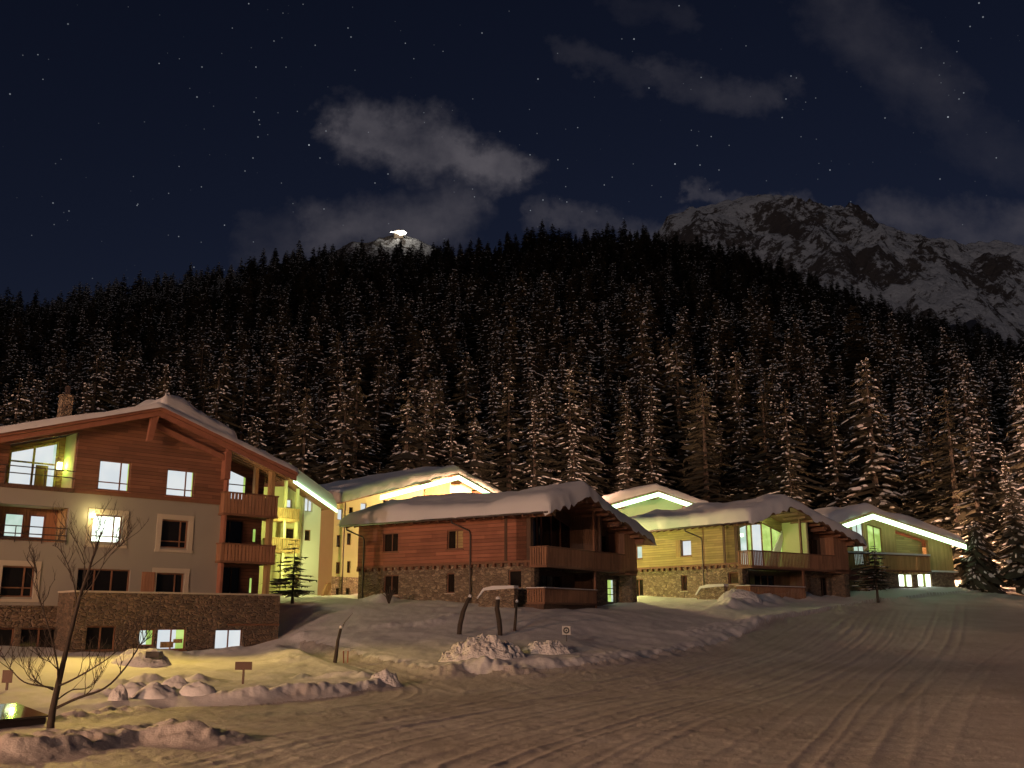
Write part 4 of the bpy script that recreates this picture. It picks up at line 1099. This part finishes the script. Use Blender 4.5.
# the rest of the forest is one mass
me = bpy.data.meshes.new('forest'); n = len(far_t)
me.vertices.add(n); me.vertices.foreach_set('co', np.array([q[:3] for q in far_t], np.float32).ravel())
for nm, vals in (('tree_scale', [q[3] / 20 for q in far_t]), ('tree_turn', [q[4] for q in far_t])):
    me.attributes.new(nm, 'FLOAT', 'POINT').data.foreach_set('value', np.array(vals, np.float32))
me.attributes.new('tree_kind', 'INT', 'POINT').data.foreach_set('value', np.array([q[5] for q in far_t], np.int32))
forest = bpy.data.objects.new('forest', me); C.objects.link(forest)
tag(forest, 'dense dark conifer forest covering the whole hillside up to the ridge', 'forest', kind='stuff')
gn = bpy.data.node_groups.new('forest_nodes', 'GeometryNodeTree')
gn.interface.new_socket('Geometry', in_out='INPUT', socket_type='NodeSocketGeometry'); gn.interface.new_socket('Geometry', in_out='OUTPUT', socket_type='NodeSocketGeometry')
gi = gn.nodes.new('NodeGroupInput'); go = gn.nodes.new('NodeGroupOutput'); join = gn.nodes.new('GeometryNodeJoinGeometry')
def attr(nm, ty):
    a = gn.nodes.new('GeometryNodeInputNamedAttribute'); a.data_type = ty; a.inputs['Name'].default_value = nm; return a.outputs['Attribute']
s_, t_, k_ = attr('tree_scale', 'FLOAT'), attr('tree_turn', 'FLOAT'), attr('tree_kind', 'INT')
cxyz = gn.nodes.new('ShaderNodeCombineXYZ'); gn.links.new(t_, cxyz.inputs[2])
sc_n = gn.nodes.new('ShaderNodeVectorMath'); sc_n.operation = 'SCALE'; sc_n.inputs[0].default_value = (1.6, 1.6, 1.0); gn.links.new(s_, sc_n.inputs['Scale'])
src = {}
for o in C.objects:
    if o.name.startswith('crown'):
        for k, (a, b) in enumerate(KINDS):
            if o.data == a and k not in src: src[k] = o
for k in range(len(KINDS)):
    if k not in src: continue
    oi = gn.nodes.new('GeometryNodeObjectInfo'); oi.transform_space = 'ORIGINAL'; oi.inputs['Object'].default_value = src[k]; oi.inputs['As Instance'].default_value = True
    cmp_ = gn.nodes.new('FunctionNodeCompare'); cmp_.data_type = 'INT'; cmp_.operation = 'EQUAL'; gn.links.new(k_, cmp_.inputs[2]); cmp_.inputs[3].default_value = k
    ip = gn.nodes.new('GeometryNodeInstanceOnPoints')
    m2p = gn.nodes.new('GeometryNodeMeshToPoints'); gn.links.new(gi.outputs[0], m2p.inputs['Mesh'])
    gn.links.new(m2p.outputs[0], ip.inputs['Points']); gn.links.new(cmp_.outputs[0], ip.inputs['Selection']); gn.links.new(oi.outputs['Geometry'], ip.inputs['Instance'])
    gn.links.new(cxyz.outputs[0], ip.inputs['Rotation']); gn.links.new(sc_n.outputs[0], ip.inputs['Scale']); gn.links.new(ip.outputs[0], join.inputs[0])
gn.links.new(join.outputs[0], go.inputs[0])
md = forest.modifiers.new('forest', 'NODES'); md.node_group = gn

# single conifers among the houses
def placed(u, v, Yt): 
    p = at(u, v, Yt); return (p.x, p.y, p.z)
KINDS.append(spruce(21, 20, 6.4, 15, .5, .12, (4, 7), .2, True, .4)); KINDS.append(spruce(22, 20, 5.8, 20, .4, .12, (5, 8), .22, True, .4)); KINDS.append(spruce(23, 20, 6.6, 26, .75, .85, (7, 10), .06, True, .55))
tree('young_conifer', 9, placed(292, 608, 66), 4.5, 1.0, 'young dark conifer with open branches beside the stone terrace of the large house')
tree('young_conifer', 10, placed(878, 601, 79), 4.4, 2.0, 'young dark conifer standing in front of the rightmost chalet')
tree('weeping_conifer', 11, placed(974, 590, 95), 6.6, .6, 'drooping snow-laden conifer bowed beside the rightmost chalet', lean=.13)
tree('snowy_spruce', 4, placed(1022, 588, 94), 11, .9, 'broad spruce thick with snow at the far right edge of the picture')

# ------------------------------------------------------------------ bare tree in the left foreground
def bare_tree():
    Yt = 26.5
    b0 = at(50, 722, Yt); T = empty('bare_tree', b0); tag(T, 'leafless young tree with thin spreading branches in the left foreground', 'tree')
    r = random.Random(3)
    def P(u, v, dy=0): return at(u, v, Yt + dy) - b0
    def taper(mb, pts, r0, r1, seg=6):
        pts = [tuple(q) for q in smooth3(pts)]; n = len(pts)
        mb.tube(pts, [r0 + (r1 - r0) * i / (n - 1) for i in range(n)], seg)
        return [Vector(p) for p in pts]
    def smooth3(P_, n=4):
        out = []
        for i in range(len(P_) - 1):
            p0 = P_[max(i - 1, 0)]; p1 = P_[i]; p2 = P_[i + 1]; p3 = P_[min(i + 2, len(P_) - 1)]
            for k in range(n):
                t = k / n; out.append(.5 * ((2 * p1) + (p2 - p0) * t + (2 * p0 - 5 * p1 + 4 * p2 - p3) * t * t + (3 * p1 - p0 - 3 * p2 + p3) * t ** 3))
        out.append(P_[-1]); return out
    def twigs(mb, pts, r0, n, ln, depth):
        for _ in range(n):
            i = r.randrange(len(pts) // 4, len(pts)); p = pts[i]
            d0 = (pts[min(i + 1, len(pts) - 1)] - pts[max(i - 1, 0)]).normalized()
            side = Vector((r.uniform(-1, 1), r.uniform(-1, 1), r.uniform(-.1, .8))).normalized()
            d = (d0 * .7 + side * .8 + Vector((0, 0, .35))).normalized(); L = ln * r.uniform(.5, 1.2)
            q = [p, p + d * L * .4 + Vector((r.uniform(-.05, .05), 0, 0)) * L, p + d * L * .75 + Vector((r.uniform(-.1, .1), 0, .06)) * L, p + d * L + Vector((r.uniform(-.15, .15), 0, .16)) * L]
            pp = taper(mb, q, r0, r0 * .4, 4)
            if depth: twigs(mb, pp, r0 * .6, r.randint(2, 3), ln * .5, depth - 1)
    mb = MB(); tp = taper(mb, [P(50, 732), P(52, 714), P(56, 694), P(62, 668), P(70, 635), P(79, 600), P(88, 572), P(97, 545), P(103, 530)], .1, .012, 9); mb.build('trunk', M['bark'], T, True)
    BR = [([(56, 694), (58, 670), (52, 640), (46, 620), (40, 600), (36, 582), (37, 572)], -.3, .05), ([(53, 688), (42, 686), (24, 682), (10, 668), (3, 655)], .3, .045),
          ([(58, 686), (72, 680), (95, 667), (112, 655), (118, 645)], -.3, .045), ([(56, 708), (78, 698), (105, 688), (125, 668), (140, 645), (151, 628)], .2, .06),
          ([(73, 625), (76, 598), (70, 570), (60, 550), (52, 545)], .3, .035), ([(79, 600), (92, 585), (103, 565), (117, 548), (126, 545)], -.4, .03),
          ([(84, 580), (84, 560), (75, 540), (66, 528)], .2, .025), ([(60, 672), (50, 662), (40, 658)], -.5, .03), ([(90, 568), (108, 553), (120, 540)], .3, .022), ([(57, 700), (72, 690), (90, 687), (105, 668), (110, 650)], .6, .03), ([(53, 690), (30, 678), (22, 662)], -.5, .03)]
    for L, dy, r0 in BR:
        b = MB(); n = len(L); pts_ = [P(u, v, dy * i / (n - 1) * 2) for i, (u, v) in enumerate(L)]
        r0 *= .62; pp = taper(b, pts_, r0, r0 * .25, 6); twigs(b, pp, r0 * .32 + .003, 10, .6, 2); b.build('branch', M['bark'], T, True)
    b = MB(); twigs(b, tp[len(tp) // 2:], .01, 16, .65, 2); b.build('branch', M['bark'], T, True)
bare_tree()

# ------------------------------------------------------------------ pruned trunks on the bank
def stub(pts_px, Y, r0, label, snow=True, fork=None):
    b0 = at(*pts_px[0], Y); T = empty('pruned_trunk', b0); tag(T, label, 'tree trunk', 'pruned trunks standing in the snow')
    n = len(pts_px); mb = MB(); pts_ = [at(u, v, Y + .06 * math.sin(i * 2)) - b0 for i, (u, v) in enumerate(pts_px)]
    pts_[0] = pts_[0] - Vector((0, 0, .5))
    rad = [r0 * (1.15 - .35 * i / (n - 1)) * (1 + .12 * math.sin(5 * i + r0 * 90)) for i in range(n)]
    mb.tube(pts_, rad, 8); mb.build('trunk', M['bark'], T, True)
    if fork:
        f = MB(); f.tube([at(u, v, Y) - b0 for u, v in fork], [r0 * .4, r0 * .25, r0 * .1][:len(fork)], 5); f.build('shoot', M['bark'], T, True)
    if snow:
        s = MB(); p = pts_[-1]; s.tube([p + Vector((0, 0, -.02)), p + Vector((0, 0, .07)), p + Vector((0, 0, .13))], [r0 * .95, r0 * .9, r0 * .4], 8); s.build('snow_cap', M['snow_roof'], T, True)
stub([(458, 638), (460, 625), (463, 612), (468, 600), (470, 597)], 53, .11, 'dark pruned trunk leaning right on the bank below the red chalet')
stub([(500, 641), (500, 630), (499, 620), (497, 609), (498, 599)], 52.5, .125, 'thick upright pruned trunk with knobbly bark, middle of the three below the red chalet')
stub([(514, 637), (515, 625), (516, 612), (517, 602)], 54, .08, 'slimmest pruned trunk of the three below the red chalet, nearest its terrace')
stub([(333, 669), (336, 655), (338, 640), (341, 628)], 47, .085, 'pruned trunk with snow on top beside the two red stakes', fork=[(340, 632), (345, 622), (353, 613)])
for k, (u, u2, lab) in enumerate(((344, 343.5, 'thin red marker stake in the snow, nearer to the pruned trunk'), (347.5, 348, 'thin red marker stake in the snow, farther from the pruned trunk'))):
    mb = MB(); a = at(u, 668, 47.5); b = at(u2, 651, 47.5); mb.tube([a - Vector((0, 0, .3)), b], .03, 6); tag(mb.build('marker_stake', M['redpaint']), lab, 'stake')

# shrub on a snow mound by the red chalet's window
b0 = at(389, 600, 67); T = empty('shrub', b0); tag(T, 'small dark leafless shrub on a snow mound under the red chalet window', 'shrub'); mb = MB(); rr = random.Random(8)
for k in range(26):
    a = rr.uniform(0, 2 * PI); h = rr.uniform(.4, .95); w = rr.uniform(.1, .55)
    mb.tube([(0, 0, -.3), (math.cos(a) * w * .4, math.sin(a) * w * .4, h * .5), (math.cos(a) * w, math.sin(a) * w, h)], [.035, .03, .012], 4)
mb.build('twigs', M['bark'], T)

# ------------------------------------------------------------------ signs
def board_sign(u, v0, v1, vb, w, Y, label):
    b = at(u, vb, Y); T = empty('board_sign', b); tag(T, label, 'sign'); s = Y / 1011
    h0 = (vb - v1) * s; h1 = (vb - v0) * s
    mb = MB(); mb.box(-.035, .035, -.03, .03, -.5, h0 + .1); mb.build('post', M['rust'], T)
    mb = MB(); mb.box(-w / 2, w / 2, -.06, -.033, h0, h1); mb.build('board', M['board'], T)
board_sign(242.5, 663.5, 671, 689, .64, 39.5, 'small brown board sign on a post in the middle of the lit lawn')
board_sign(5.5, 672, 684, 699, .36, 37, 'narrow brown board sign on a short post at the left edge of the picture')
b = at(566.5, 650, 50); T = empty('square_sign', b); tag(T, 'small square white sign with a dark ring on a thin post in the snow bank', 'sign')
mb = MB(); mb.tube([(0, 0, -.5), (0, 0, 1.05)], .022, 8); mb.build('post', M['metal'], T, True)
mb = MB(); mb.box(-.2, .2, -.045, -.025, .72, 1.12); mb.build('plate', M['signw'], T)
mb = MB(); n = 24
for i in range(n):
    a, c = 2 * PI * i / n, 2 * PI * (i + 1) / n
    for r0, r1 in ((.0, .045), (.085, .155)):
        mb.face([(r0 * math.cos(a), -.049, .92 + r0 * math.sin(a)), (r1 * math.cos(a), -.049, .92 + r1 * math.sin(a)), (r1 * math.cos(c), -.049, .92 + r1 * math.sin(c)), (r0 * math.cos(c), -.049, .92 + r0 * math.sin(c))])
mb.build('ring_symbol', M['black'], T)

# glossy dark box at the lower left edge
p = at(46, 716, 27.5); q = at(-40, 716, 25.5)
T = empty('dark_bin', ((p.x + q.x) / 2, (p.y + q.y) / 2, p.z - .75), math.atan2(p.y - q.y, p.x - q.x)); tag(T, 'low dark box with a glossy lid behind the snow bank at the lower left edge', 'bin')
L = (p - q).length
mb = MB(); mb.box(-L / 2, L / 2, 0, 1.35, -.3, .72); mb.build('body', M['metal'], T)
mb = MB(); mb.prism([(-.06, .725), (1.4, .725), (1.4, 1.02), (-.06, .77)], -L / 2 - .05, L / 2 + .05, swap=True); mb.build('lid', M['gloss'], T)

# ------------------------------------------------------------------ snow piles
def pile(u, v, Y, w, d, h, seed, label, name='snow_pile', lump=.28, n=170, rz=0, mat=None):
    b = at(u, v, Y); b.z = gz(b.x, b.y) - .05; th = np.linspace(0, 2 * PI, n, endpoint=False); rr_ = np.linspace(0, 1, 80)
    Rr, Th = np.meshgrid(rr_, th, indexing='ij'); X = Rr * np.cos(Th) * w; Yy = Rr * np.sin(Th) * d
    prof = (1 - Rr ** 1.7) * (.6 + .8 * fbm(X / (w * .45) + seed, Yy / (d * .45), 2, seed)) 
    cr_ = np.abs(2 * fbm(X / .55 + seed, Yy / .55, 4, seed + 2, .6) - 1)
    Z = h * prof + (cr_ - .3) * lump * 2 * np.clip((1 - Rr) * 4, 0, 1) * h - .6 * Rr ** 8
    Z = Z + (fbm(X / .2, Yy / .2, 3, seed + 6, .6) - .5) * .35 * lump * np.clip((1 - Rr) * 4, 0, 1); jx = (fbm(X / .4, Z / .4 + Yy, 3, seed + 4) - .5) * lump * .9; X = X + jx; 
    q = np.arange(Rr.size).reshape(Rr.shape); q2 = np.roll(q, -1, axis=1)
    f = np.stack([q[:-1], q[1:], q2[1:], q2[:-1]], -1).reshape(-1, 4)
    o = np_mesh(name, np.stack([X, Yy, Z], -1).reshape(-1, 3), f, [mat or M['snow_lump']], smooth=True); o.location = b; o.rotation_euler = (0, 0, rz)
    return tag(o, label, 'snow pile', 'heaps of ploughed snow')
pile(484, 671, 45, 2.2, 1.5, .95, 3, 'chunky ploughed snow heap by the road below the pruned trunks', lump=.3)
pile(547, 668, 46.5, 1.5, 1.1, .5, 5, 'smaller chunky snow heap left of the square sign', lump=.3)
pile(141, 660, 47.5, 1.7, 1.1, .8, 7, 'rounded mound of snow in front of the lit basement window', lump=.08)
mb = MB(); p = at(152.5, 654.5, 46.6)
mb.box(p.x - .3, p.x + .3, p.y - .02, p.y + .5, p.z - .15, p.z + .13); tag(mb.build('dark_hatch', M['glass']), 'dark opening showing in the side of the snow mound by the basement window', 'opening')
pile(740, 603, 73, 1.7, 1.2, .65, 9, 'snow heap beside the stair wall of the glowing chalet', lump=.15)
pile(119, 697, 33.5, .38, .38, .55, 11, 'round snow-capped lump at the left end of the lawn bank', lump=.1)
pile(385, 688, 39, .7, .5, .35, 13, 'low snow heap on the tip of the lawn by the road bend', lump=.3)
0 and pile(720, 640, 56, 1.8, .9, .45, 15, 'flat broken snow heap below the glowing chalet', lump=.35)
for k, (u, v, Y, w, h) in enumerate(((132, 699, 35, .8, .34), (155, 703, 34.5, .95, .4), (176, 697, 36.5, .9, .42), (197, 702, 35, .75, .3))):
    pile(u, v, Y, w, w * .8, h, 20 + k, ['leftmost', 'second', 'third', 'rightmost'][k] + ' of the four rounded snow clods on the front of the lawn', lump=.06, mat=M['snow'])

# ------------------------------------------------------------------ light on the ridge
def lamp_light(name, loc, W, c, r=.15):
    l = bpy.data.lights.new(name, 'POINT'); l.energy = W; l.color = c; l.shadow_soft_size = r
    o = bpy.data.objects.new(name, l); C.objects.link(o); o.location = loc; return o
p = at(399, 232, 1285); b = empty('mountain_station', (p.x, p.y, p.z - 4)); tag(b, 'far-off brightly lit station on the snowy summit above the forest', 'station')
mb = MB(); mb.box(-6, 6, -3, 3, -6, 4); mb.prism([(-6.5, 4.01), (6.5, 4.01), (0, 6.5)], -3.4, 3.4); mb.build('hut', M['stone'], b)
mb = MB(); mb.prism([(-12, 2.4), (-3, 1.2), (2, -2), (9, -1), (11, 1.5), (6, 5), (-1, 4.2)], -3.6, -3.45); mb.build('floodlight', mat_emit('station_light', (1, .95, .8), (1, .97, .85), 9), b)
lamp_light('station_light', (p.x + 4, p.y - 22, p.z + 4), 22000, (1, .95, .82), 1.0)

# ------------------------------------------------------------------ lamps
def street_lamp(x, y, h, W, c, label):
    z = gz(x, y) if y > 7 else 0
    T = empty('street_lamp', (x, y, z)); tag(T, label, 'street lamp')
    mb = MB(); mb.tube([(0, 0, -.5), (0, 0, h * .6), (0, 0, h)], [.09, .07, .05], 8); mb.build('post', M['metal'], T, True)
    mb = MB(); mb.prism([(-.3, h + .22), (.3, h + .22), (.15, h + .38), (-.15, h + .38)], -.3, .3); hd = mb.build('lamp_head', M['metal'], T)
    mb = MB(); mb.tube([(0, 0, h + .02), (0, 0, h + .2)], .1, 8); mb.build('lamp_bulb', M['bulb'], hd)
    lamp_light('street_light', (x, y, z + h - .25), W, c)
ORANGE = (1, .52, .28); YEL = (1, .78, .2)
q = SH.world(lp[0], -.5, lp[1] + .05)
lamp_light('wall_light', q, 45, (1, .82, .3), .08)
sl_ = bpy.data.lights.new('lawn_fill_light', 'SPOT'); sl_.energy = 6000; sl_.color = (1, .66, .14); sl_.spot_size = math.radians(92); sl_.spot_blend = .8; sl_.shadow_soft_size = .1  # added spot beside the wall lamp, brightens the lawn
so_ = bpy.data.objects.new('lawn_fill_light', sl_); C.objects.link(so_); so_.location = SH.world(lp[0], -.7, lp[1] + .1)
so_.rotation_euler = (Vector((-10.5, 40, 0)) - Vector(so_.location)).to_track_quat('-Z', 'Y').to_euler()
q = SH.world(la[0] + .1, 1.2, la[1]); lamp_light('lantern_light', q, 60, (.6, 1, .12), .1)
q = SB.world(3.6, -.2, 5.2); lamp_light('gable_fill_light', q, 120, (.75, 1, .35), .1)  # added light without a fitting, greens the gable underside
street_lamp(-43, -4, 12, 96000, ORANGE, 'tall orange street lamp outside the picture on the near left')
street_lamp(-34, -30, 13, 66000, ORANGE, 'tall orange street lamp standing behind the viewer')
street_lamp(-8.5, 81, 4.2, 800, (.86, .95, .2), 'added lime-yellow lamp, unseen behind the left end of the red chalet')  # added to turn the wall of the house behind lime-yellow
q = SA.world(15.0, 5.0, 0)
street_lamp(q[0], q[1], 3.8, 3000, (.92, 1, .28), 'short yellow lamp between the red chalet and the glowing chalet')
for k, (u, v, dd) in enumerate(((290, 528, -2.2), (291, 566, -2.2), (312, 560, -2.4), (280, 500, -2.4))):
    px_, pz_ = SF.front(u, v, dd); lamp_light('balcony_fill_light', SF.world(px_, dd, pz_), (200, 170, 120, 200)[k], (.95, 1, .33), .1)  # added lights without fittings, give this house its green light
street_lamp(-38, 92, 7, 20000, ORANGE, 'orange street lamp behind the far end of the large house')
street_lamp(-2, 95, 6, 32000, ORANGE, 'orange street lamp hidden behind the red timber chalet')
street_lamp(25, 99, 5, 32000, ORANGE, 'orange street lamp hidden behind the glowing chalet')
street_lamp(43, 106, 4.2, 20000, ORANGE, 'orange street lamp hidden behind the rightmost chalet')
street_lamp(66, 104, 7, 20000, ORANGE, 'orange street lamp among the trees beyond the right edge')

# added floodlight masts, all out of view, to brighten the forest
def forest_fill_mast(x, y, h, aim, W, label):
    z = gz(x, y); T = empty('forest_fill_mast', (x, y, z)); tag(T, label, 'floodlight')
    mb = MB(); mb.tube([(0, 0, -.5), (0, 0, h)], [.14, .08], 8); mb.build('post', M['metal'], T, True)
    mb = MB(); mb.box(-.35, .35, -.2, .1, h + .01, h + .5); hd = mb.build('lamp_head', M['metal'], T)
    mb = MB(); mb.box(-.3, .3, .105, .13, h + .06, h + .45); mb.build('lamp_bulb', M['bulb'], hd)
    l = bpy.data.lights.new('forest_fill_light', 'SPOT'); l.energy = W; l.color = (1, .53, .34); l.spot_size = math.radians(100); l.spot_blend = .6; l.shadow_soft_size = .2
    o = bpy.data.objects.new('forest_fill_light', l); C.objects.link(o); o.location = (x, y + .5, z + h + .3)
    o.rotation_euler = (Vector(aim) - Vector(o.location)).to_track_quat('-Z', 'Y').to_euler()
forest_fill_mast(64, 74, 14, (30, 190, 75), 62000, 'added floodlight mast outside the picture on the right, brightening the forest')
forest_fill_mast(-62, 70, 14, (-40, 190, 75), 42000, 'added floodlight mast outside the picture on the left, brightening the forest')
forest_fill_mast(6, 97, 9, (0, 190, 75), 26000, 'added floodlight mast hidden behind the red chalet, brightening the forest')

# moon
sun = bpy.data.lights.new('moon', 'SUN'); sun.energy = .25; sun.angle = math.radians(.5); sun.color = (1, .88, .82)
so = bpy.data.objects.new('moon', sun); C.objects.link(so)
MEL, MAZ = math.radians(9), math.radians(205)       # direction the light comes from, azimuth clockwise from +Y
md_ = Vector((math.cos(MEL) * math.sin(MAZ), math.cos(MEL) * math.cos(MAZ), math.sin(MEL)))
so.rotation_euler = (-md_).to_track_quat('-Z', 'Y').to_euler()

# ------------------------------------------------------------------ night sky
w = bpy.data.worlds.new('World'); sc.world = w; w.use_nodes = True
g = NG(w.node_tree); bg = g.n['Background']
sky = g.new('ShaderNodeTexSky', sky_type='NISHITA'); sky.sun_disc = False; sky.sun_elevation = math.radians(24); sky.sun_rotation = MAZ; sky.altitude = 1500
tc = g.new('ShaderNodeTexCoord').outputs['Generated']
sx = g.new('ShaderNodeSeparateXYZ'); g.l.new(tc, sx.inputs[0])
yy = g.m('MAXIMUM', sx.outputs[1], .05)
px = g.m('DIVIDE', sx.outputs[0], yy); pz = g.m('DIVIDE', sx.outputs[2], yy)
pc = g.new('ShaderNodeCombineXYZ'); g.put(pc.inputs[0], px); g.put(pc.inputs[1], pz)
n1 = g.new('ShaderNodeTexNoise'); g.l.new(pc.outputs[0], n1.inputs[0]); n1.inputs['Scale'].default_value = 9; n1.inputs['Detail'].default_value = 5; n1.inputs['Roughness'].default_value = .55
nsx = g.new('ShaderNodeSeparateXYZ'); g.l.new(n1.outputs['Color'], nsx.inputs[0])
qx = g.m('ADD', px, g.m('MULTIPLY', g.m('SUBTRACT', nsx.outputs[0], .5), .12)); qz = g.m('ADD', pz, g.m('MULTIPLY', g.m('SUBTRACT', nsx.outputs[1], .5), .10))
n3 = g.new('ShaderNodeTexNoise'); g.l.new(pc.outputs[0], n3.inputs[0]); n3.inputs['Scale'].default_value = 34; n3.inputs['Detail'].default_value = 6; n3.inputs['Roughness'].default_value = .65
ns3 = g.new('ShaderNodeSeparateXYZ'); g.l.new(n3.outputs['Color'], ns3.inputs[0])
qx = g.m('ADD', qx, g.m('MULTIPLY', g.m('SUBTRACT', ns3.outputs[0], .5), .06)); qz = g.m('ADD', qz, g.m('MULTIPLY', g.m('SUBTRACT', ns3.outputs[1], .5), .045))
def sky_p(u, v): r_ = ray(u, v); return r_[0] / r_[1], r_[2] / r_[1]
clouds = None
for u0, v0, u1, v1, hw, amp in ((352, 122, 440, 150, 27, 1.35), (430, 145, 505, 180, 22, 1.2), (330, 225, 460, 215, 30, .75), (260, 245, 330, 240, 30, .35), (560, 55, 640, 85, 18, .26), (660, 78, 775, 95, 22, .36), (620, 5, 680, 25, 25, .2),
                            (840, 20, 930, 80, 48, .33), (880, 60, 950, 115, 35, .25), (900, 225, 1040, 240, 26, .6), (545, 225, 700, 225, 14, .5), (700, 192, 800, 195, 10, .5), (960, 130, 1024, 165, 40, .22)):
    a = sky_p(u0, v0); b = sky_p(u1, v1); dx_, dz_ = b[0] - a[0], b[1] - a[1]; L2 = dx_ * dx_ + dz_ * dz_
    rx = g.m('SUBTRACT', qx, a[0]); rz_ = g.m('SUBTRACT', qz, a[1])
    t = g.m('DIVIDE', g.m('ADD', g.m('MULTIPLY', rx, dx_), g.m('MULTIPLY', rz_, dz_)), L2, clamp=True)
    ex_ = g.m('SUBTRACT', rx, g.m('MULTIPLY', t, dx_)); ez_ = g.m('SUBTRACT', rz_, g.m('MULTIPLY', t, dz_))
    d2 = g.m('ADD', g.m('MULTIPLY', ex_, ex_), g.m('MULTIPLY', ez_, ez_))
    k = g.m('MULTIPLY', g.m('EXPONENT', g.m('MULTIPLY', d2, -1 / (hw / 1000 * 1.15) ** 2)), amp)
    clouds = k if clouds is None else g.m('MAXIMUM', clouds, k)
n2 = g.new('ShaderNodeTexNoise'); g.l.new(pc.outputs[0], n2.inputs[0]); n2.inputs['Scale'].default_value = 14; n2.inputs['Detail'].default_value = 7; n2.inputs['Roughness'].default_value = .6
cl = g.m('MULTIPLY', g.ramp(clouds, .1, 1.0), g.m('ADD', .3, g.m('MULTIPLY', g.ramp(n2.outputs['Fac'], .3, .68), .75)))
# stars
stars = None
for scale, keep, rad, gain, off in ((55, .35, .04, .7, 0), (110, .2, .075, .5, 3.3), (26, .5, .019, 1.2, 7.7)):
    mp = g.new('ShaderNodeVectorMath', operation='ADD'); g.l.new(tc, mp.inputs[0]); mp.inputs[1].default_value = (off, off * .7, off * 1.3)
    vo = g.new('ShaderNodeTexVoronoi'); g.l.new(mp.outputs[0], vo.inputs['Vector']); vo.inputs['Scale'].default_value = scale
    cs_ = g.new('ShaderNodeSeparateXYZ'); g.l.new(vo.outputs['Color'], cs_.inputs[0])
    br = g.m('POWER', g.ramp(cs_.outputs[0], keep, 1.0), 2.0)
    k = g.m('MULTIPLY', g.m('MULTIPLY', g.m('SUBTRACT', 1.0, g.ramp(vo.outputs['Distance'], 0, rad)), br), gain)
    stars = k if stars is None else g.m('ADD', stars, k)
for u, v, br in ((309, 145, 1.1), (675, 164, 1.0), (948, 117, 1.0), (634, 39, .7), (538, 79, .6), (10, 94, .5), (197, 97, .45), (68, 24, .35), (254, 112, .4), (259, 120, .35), (258, 137, .4), (253, 158, .4), (245, 171, .3), (326, 131, .45), (320, 158, .4),
                  (53, 203, .4), (69, 211, .3), (830, 170, .5), (700, 165, .4), (649, 88, .4), (482, 33, .4), (351, 37, .4), (348, 28, .35), (543, 200, .5), (979, 3, .6), (983, 17, .5), (388, 174, .4), (375, 183, .35), (786, 99, .4), (791, 76, .4), (885, 118, .35), (959, 99, .35), (940, 179, .35), (719, 170, .3), (324, 209, .4), (202, 67, .35), (274, 41, .3)):
    r_ = Vector(ray(u, v)).normalized()
    dt = g.new('ShaderNodeVectorMath', operation='DISTANCE'); g.l.new(tc, dt.inputs[0]); dt.inputs[1].default_value = r_
    stars = g.m('ADD', stars, g.m('MULTIPLY', g.m('SUBTRACT', 1.0, g.ramp(dt.outputs['Value'], .0001, .00085)), br * .62))
stars = g.m('MULTIPLY', stars, g.m('SUBTRACT', 1.0, g.m('MULTIPLY', cl, .6)))
vs_ = g.new('ShaderNodeVectorMath', operation='MULTIPLY'); g.l.new(sky.outputs[0], vs_.inputs[0]); vs_.inputs[1].default_value = (.0045, .0039, .0053)
cc = g.mix(g.m('MULTIPLY', cl, .9, clamp=True), vs_.outputs[0], col(.085, .078, .09))
st = g.new('ShaderNodeVectorMath', operation='SCALE'); st.inputs[0].default_value = (.85, .92, 1.0); g.put(st.inputs['Scale'], stars)
ad = g.new('ShaderNodeVectorMath', operation='ADD'); g.l.new(cc, ad.inputs[0]); g.l.new(st.outputs[0], ad.inputs[1])
g.l.new(ad.outputs[0], bg.inputs[0]); bg.inputs[1].default_value = 1.0

vs = sc.view_settings; sc.display_settings.display_device = 'sRGB'
vs.view_transform = 'Standard'; vs.look = 'None'; vs.exposure = 0; vs.gamma = 1
sc.cycles.max_bounces = 5; sc.cycles.diffuse_bounces = 3; sc.cycles.sample_clamp_indirect = 2
print('trees', len(near_t), len(far_t), 'grid', V.shape)
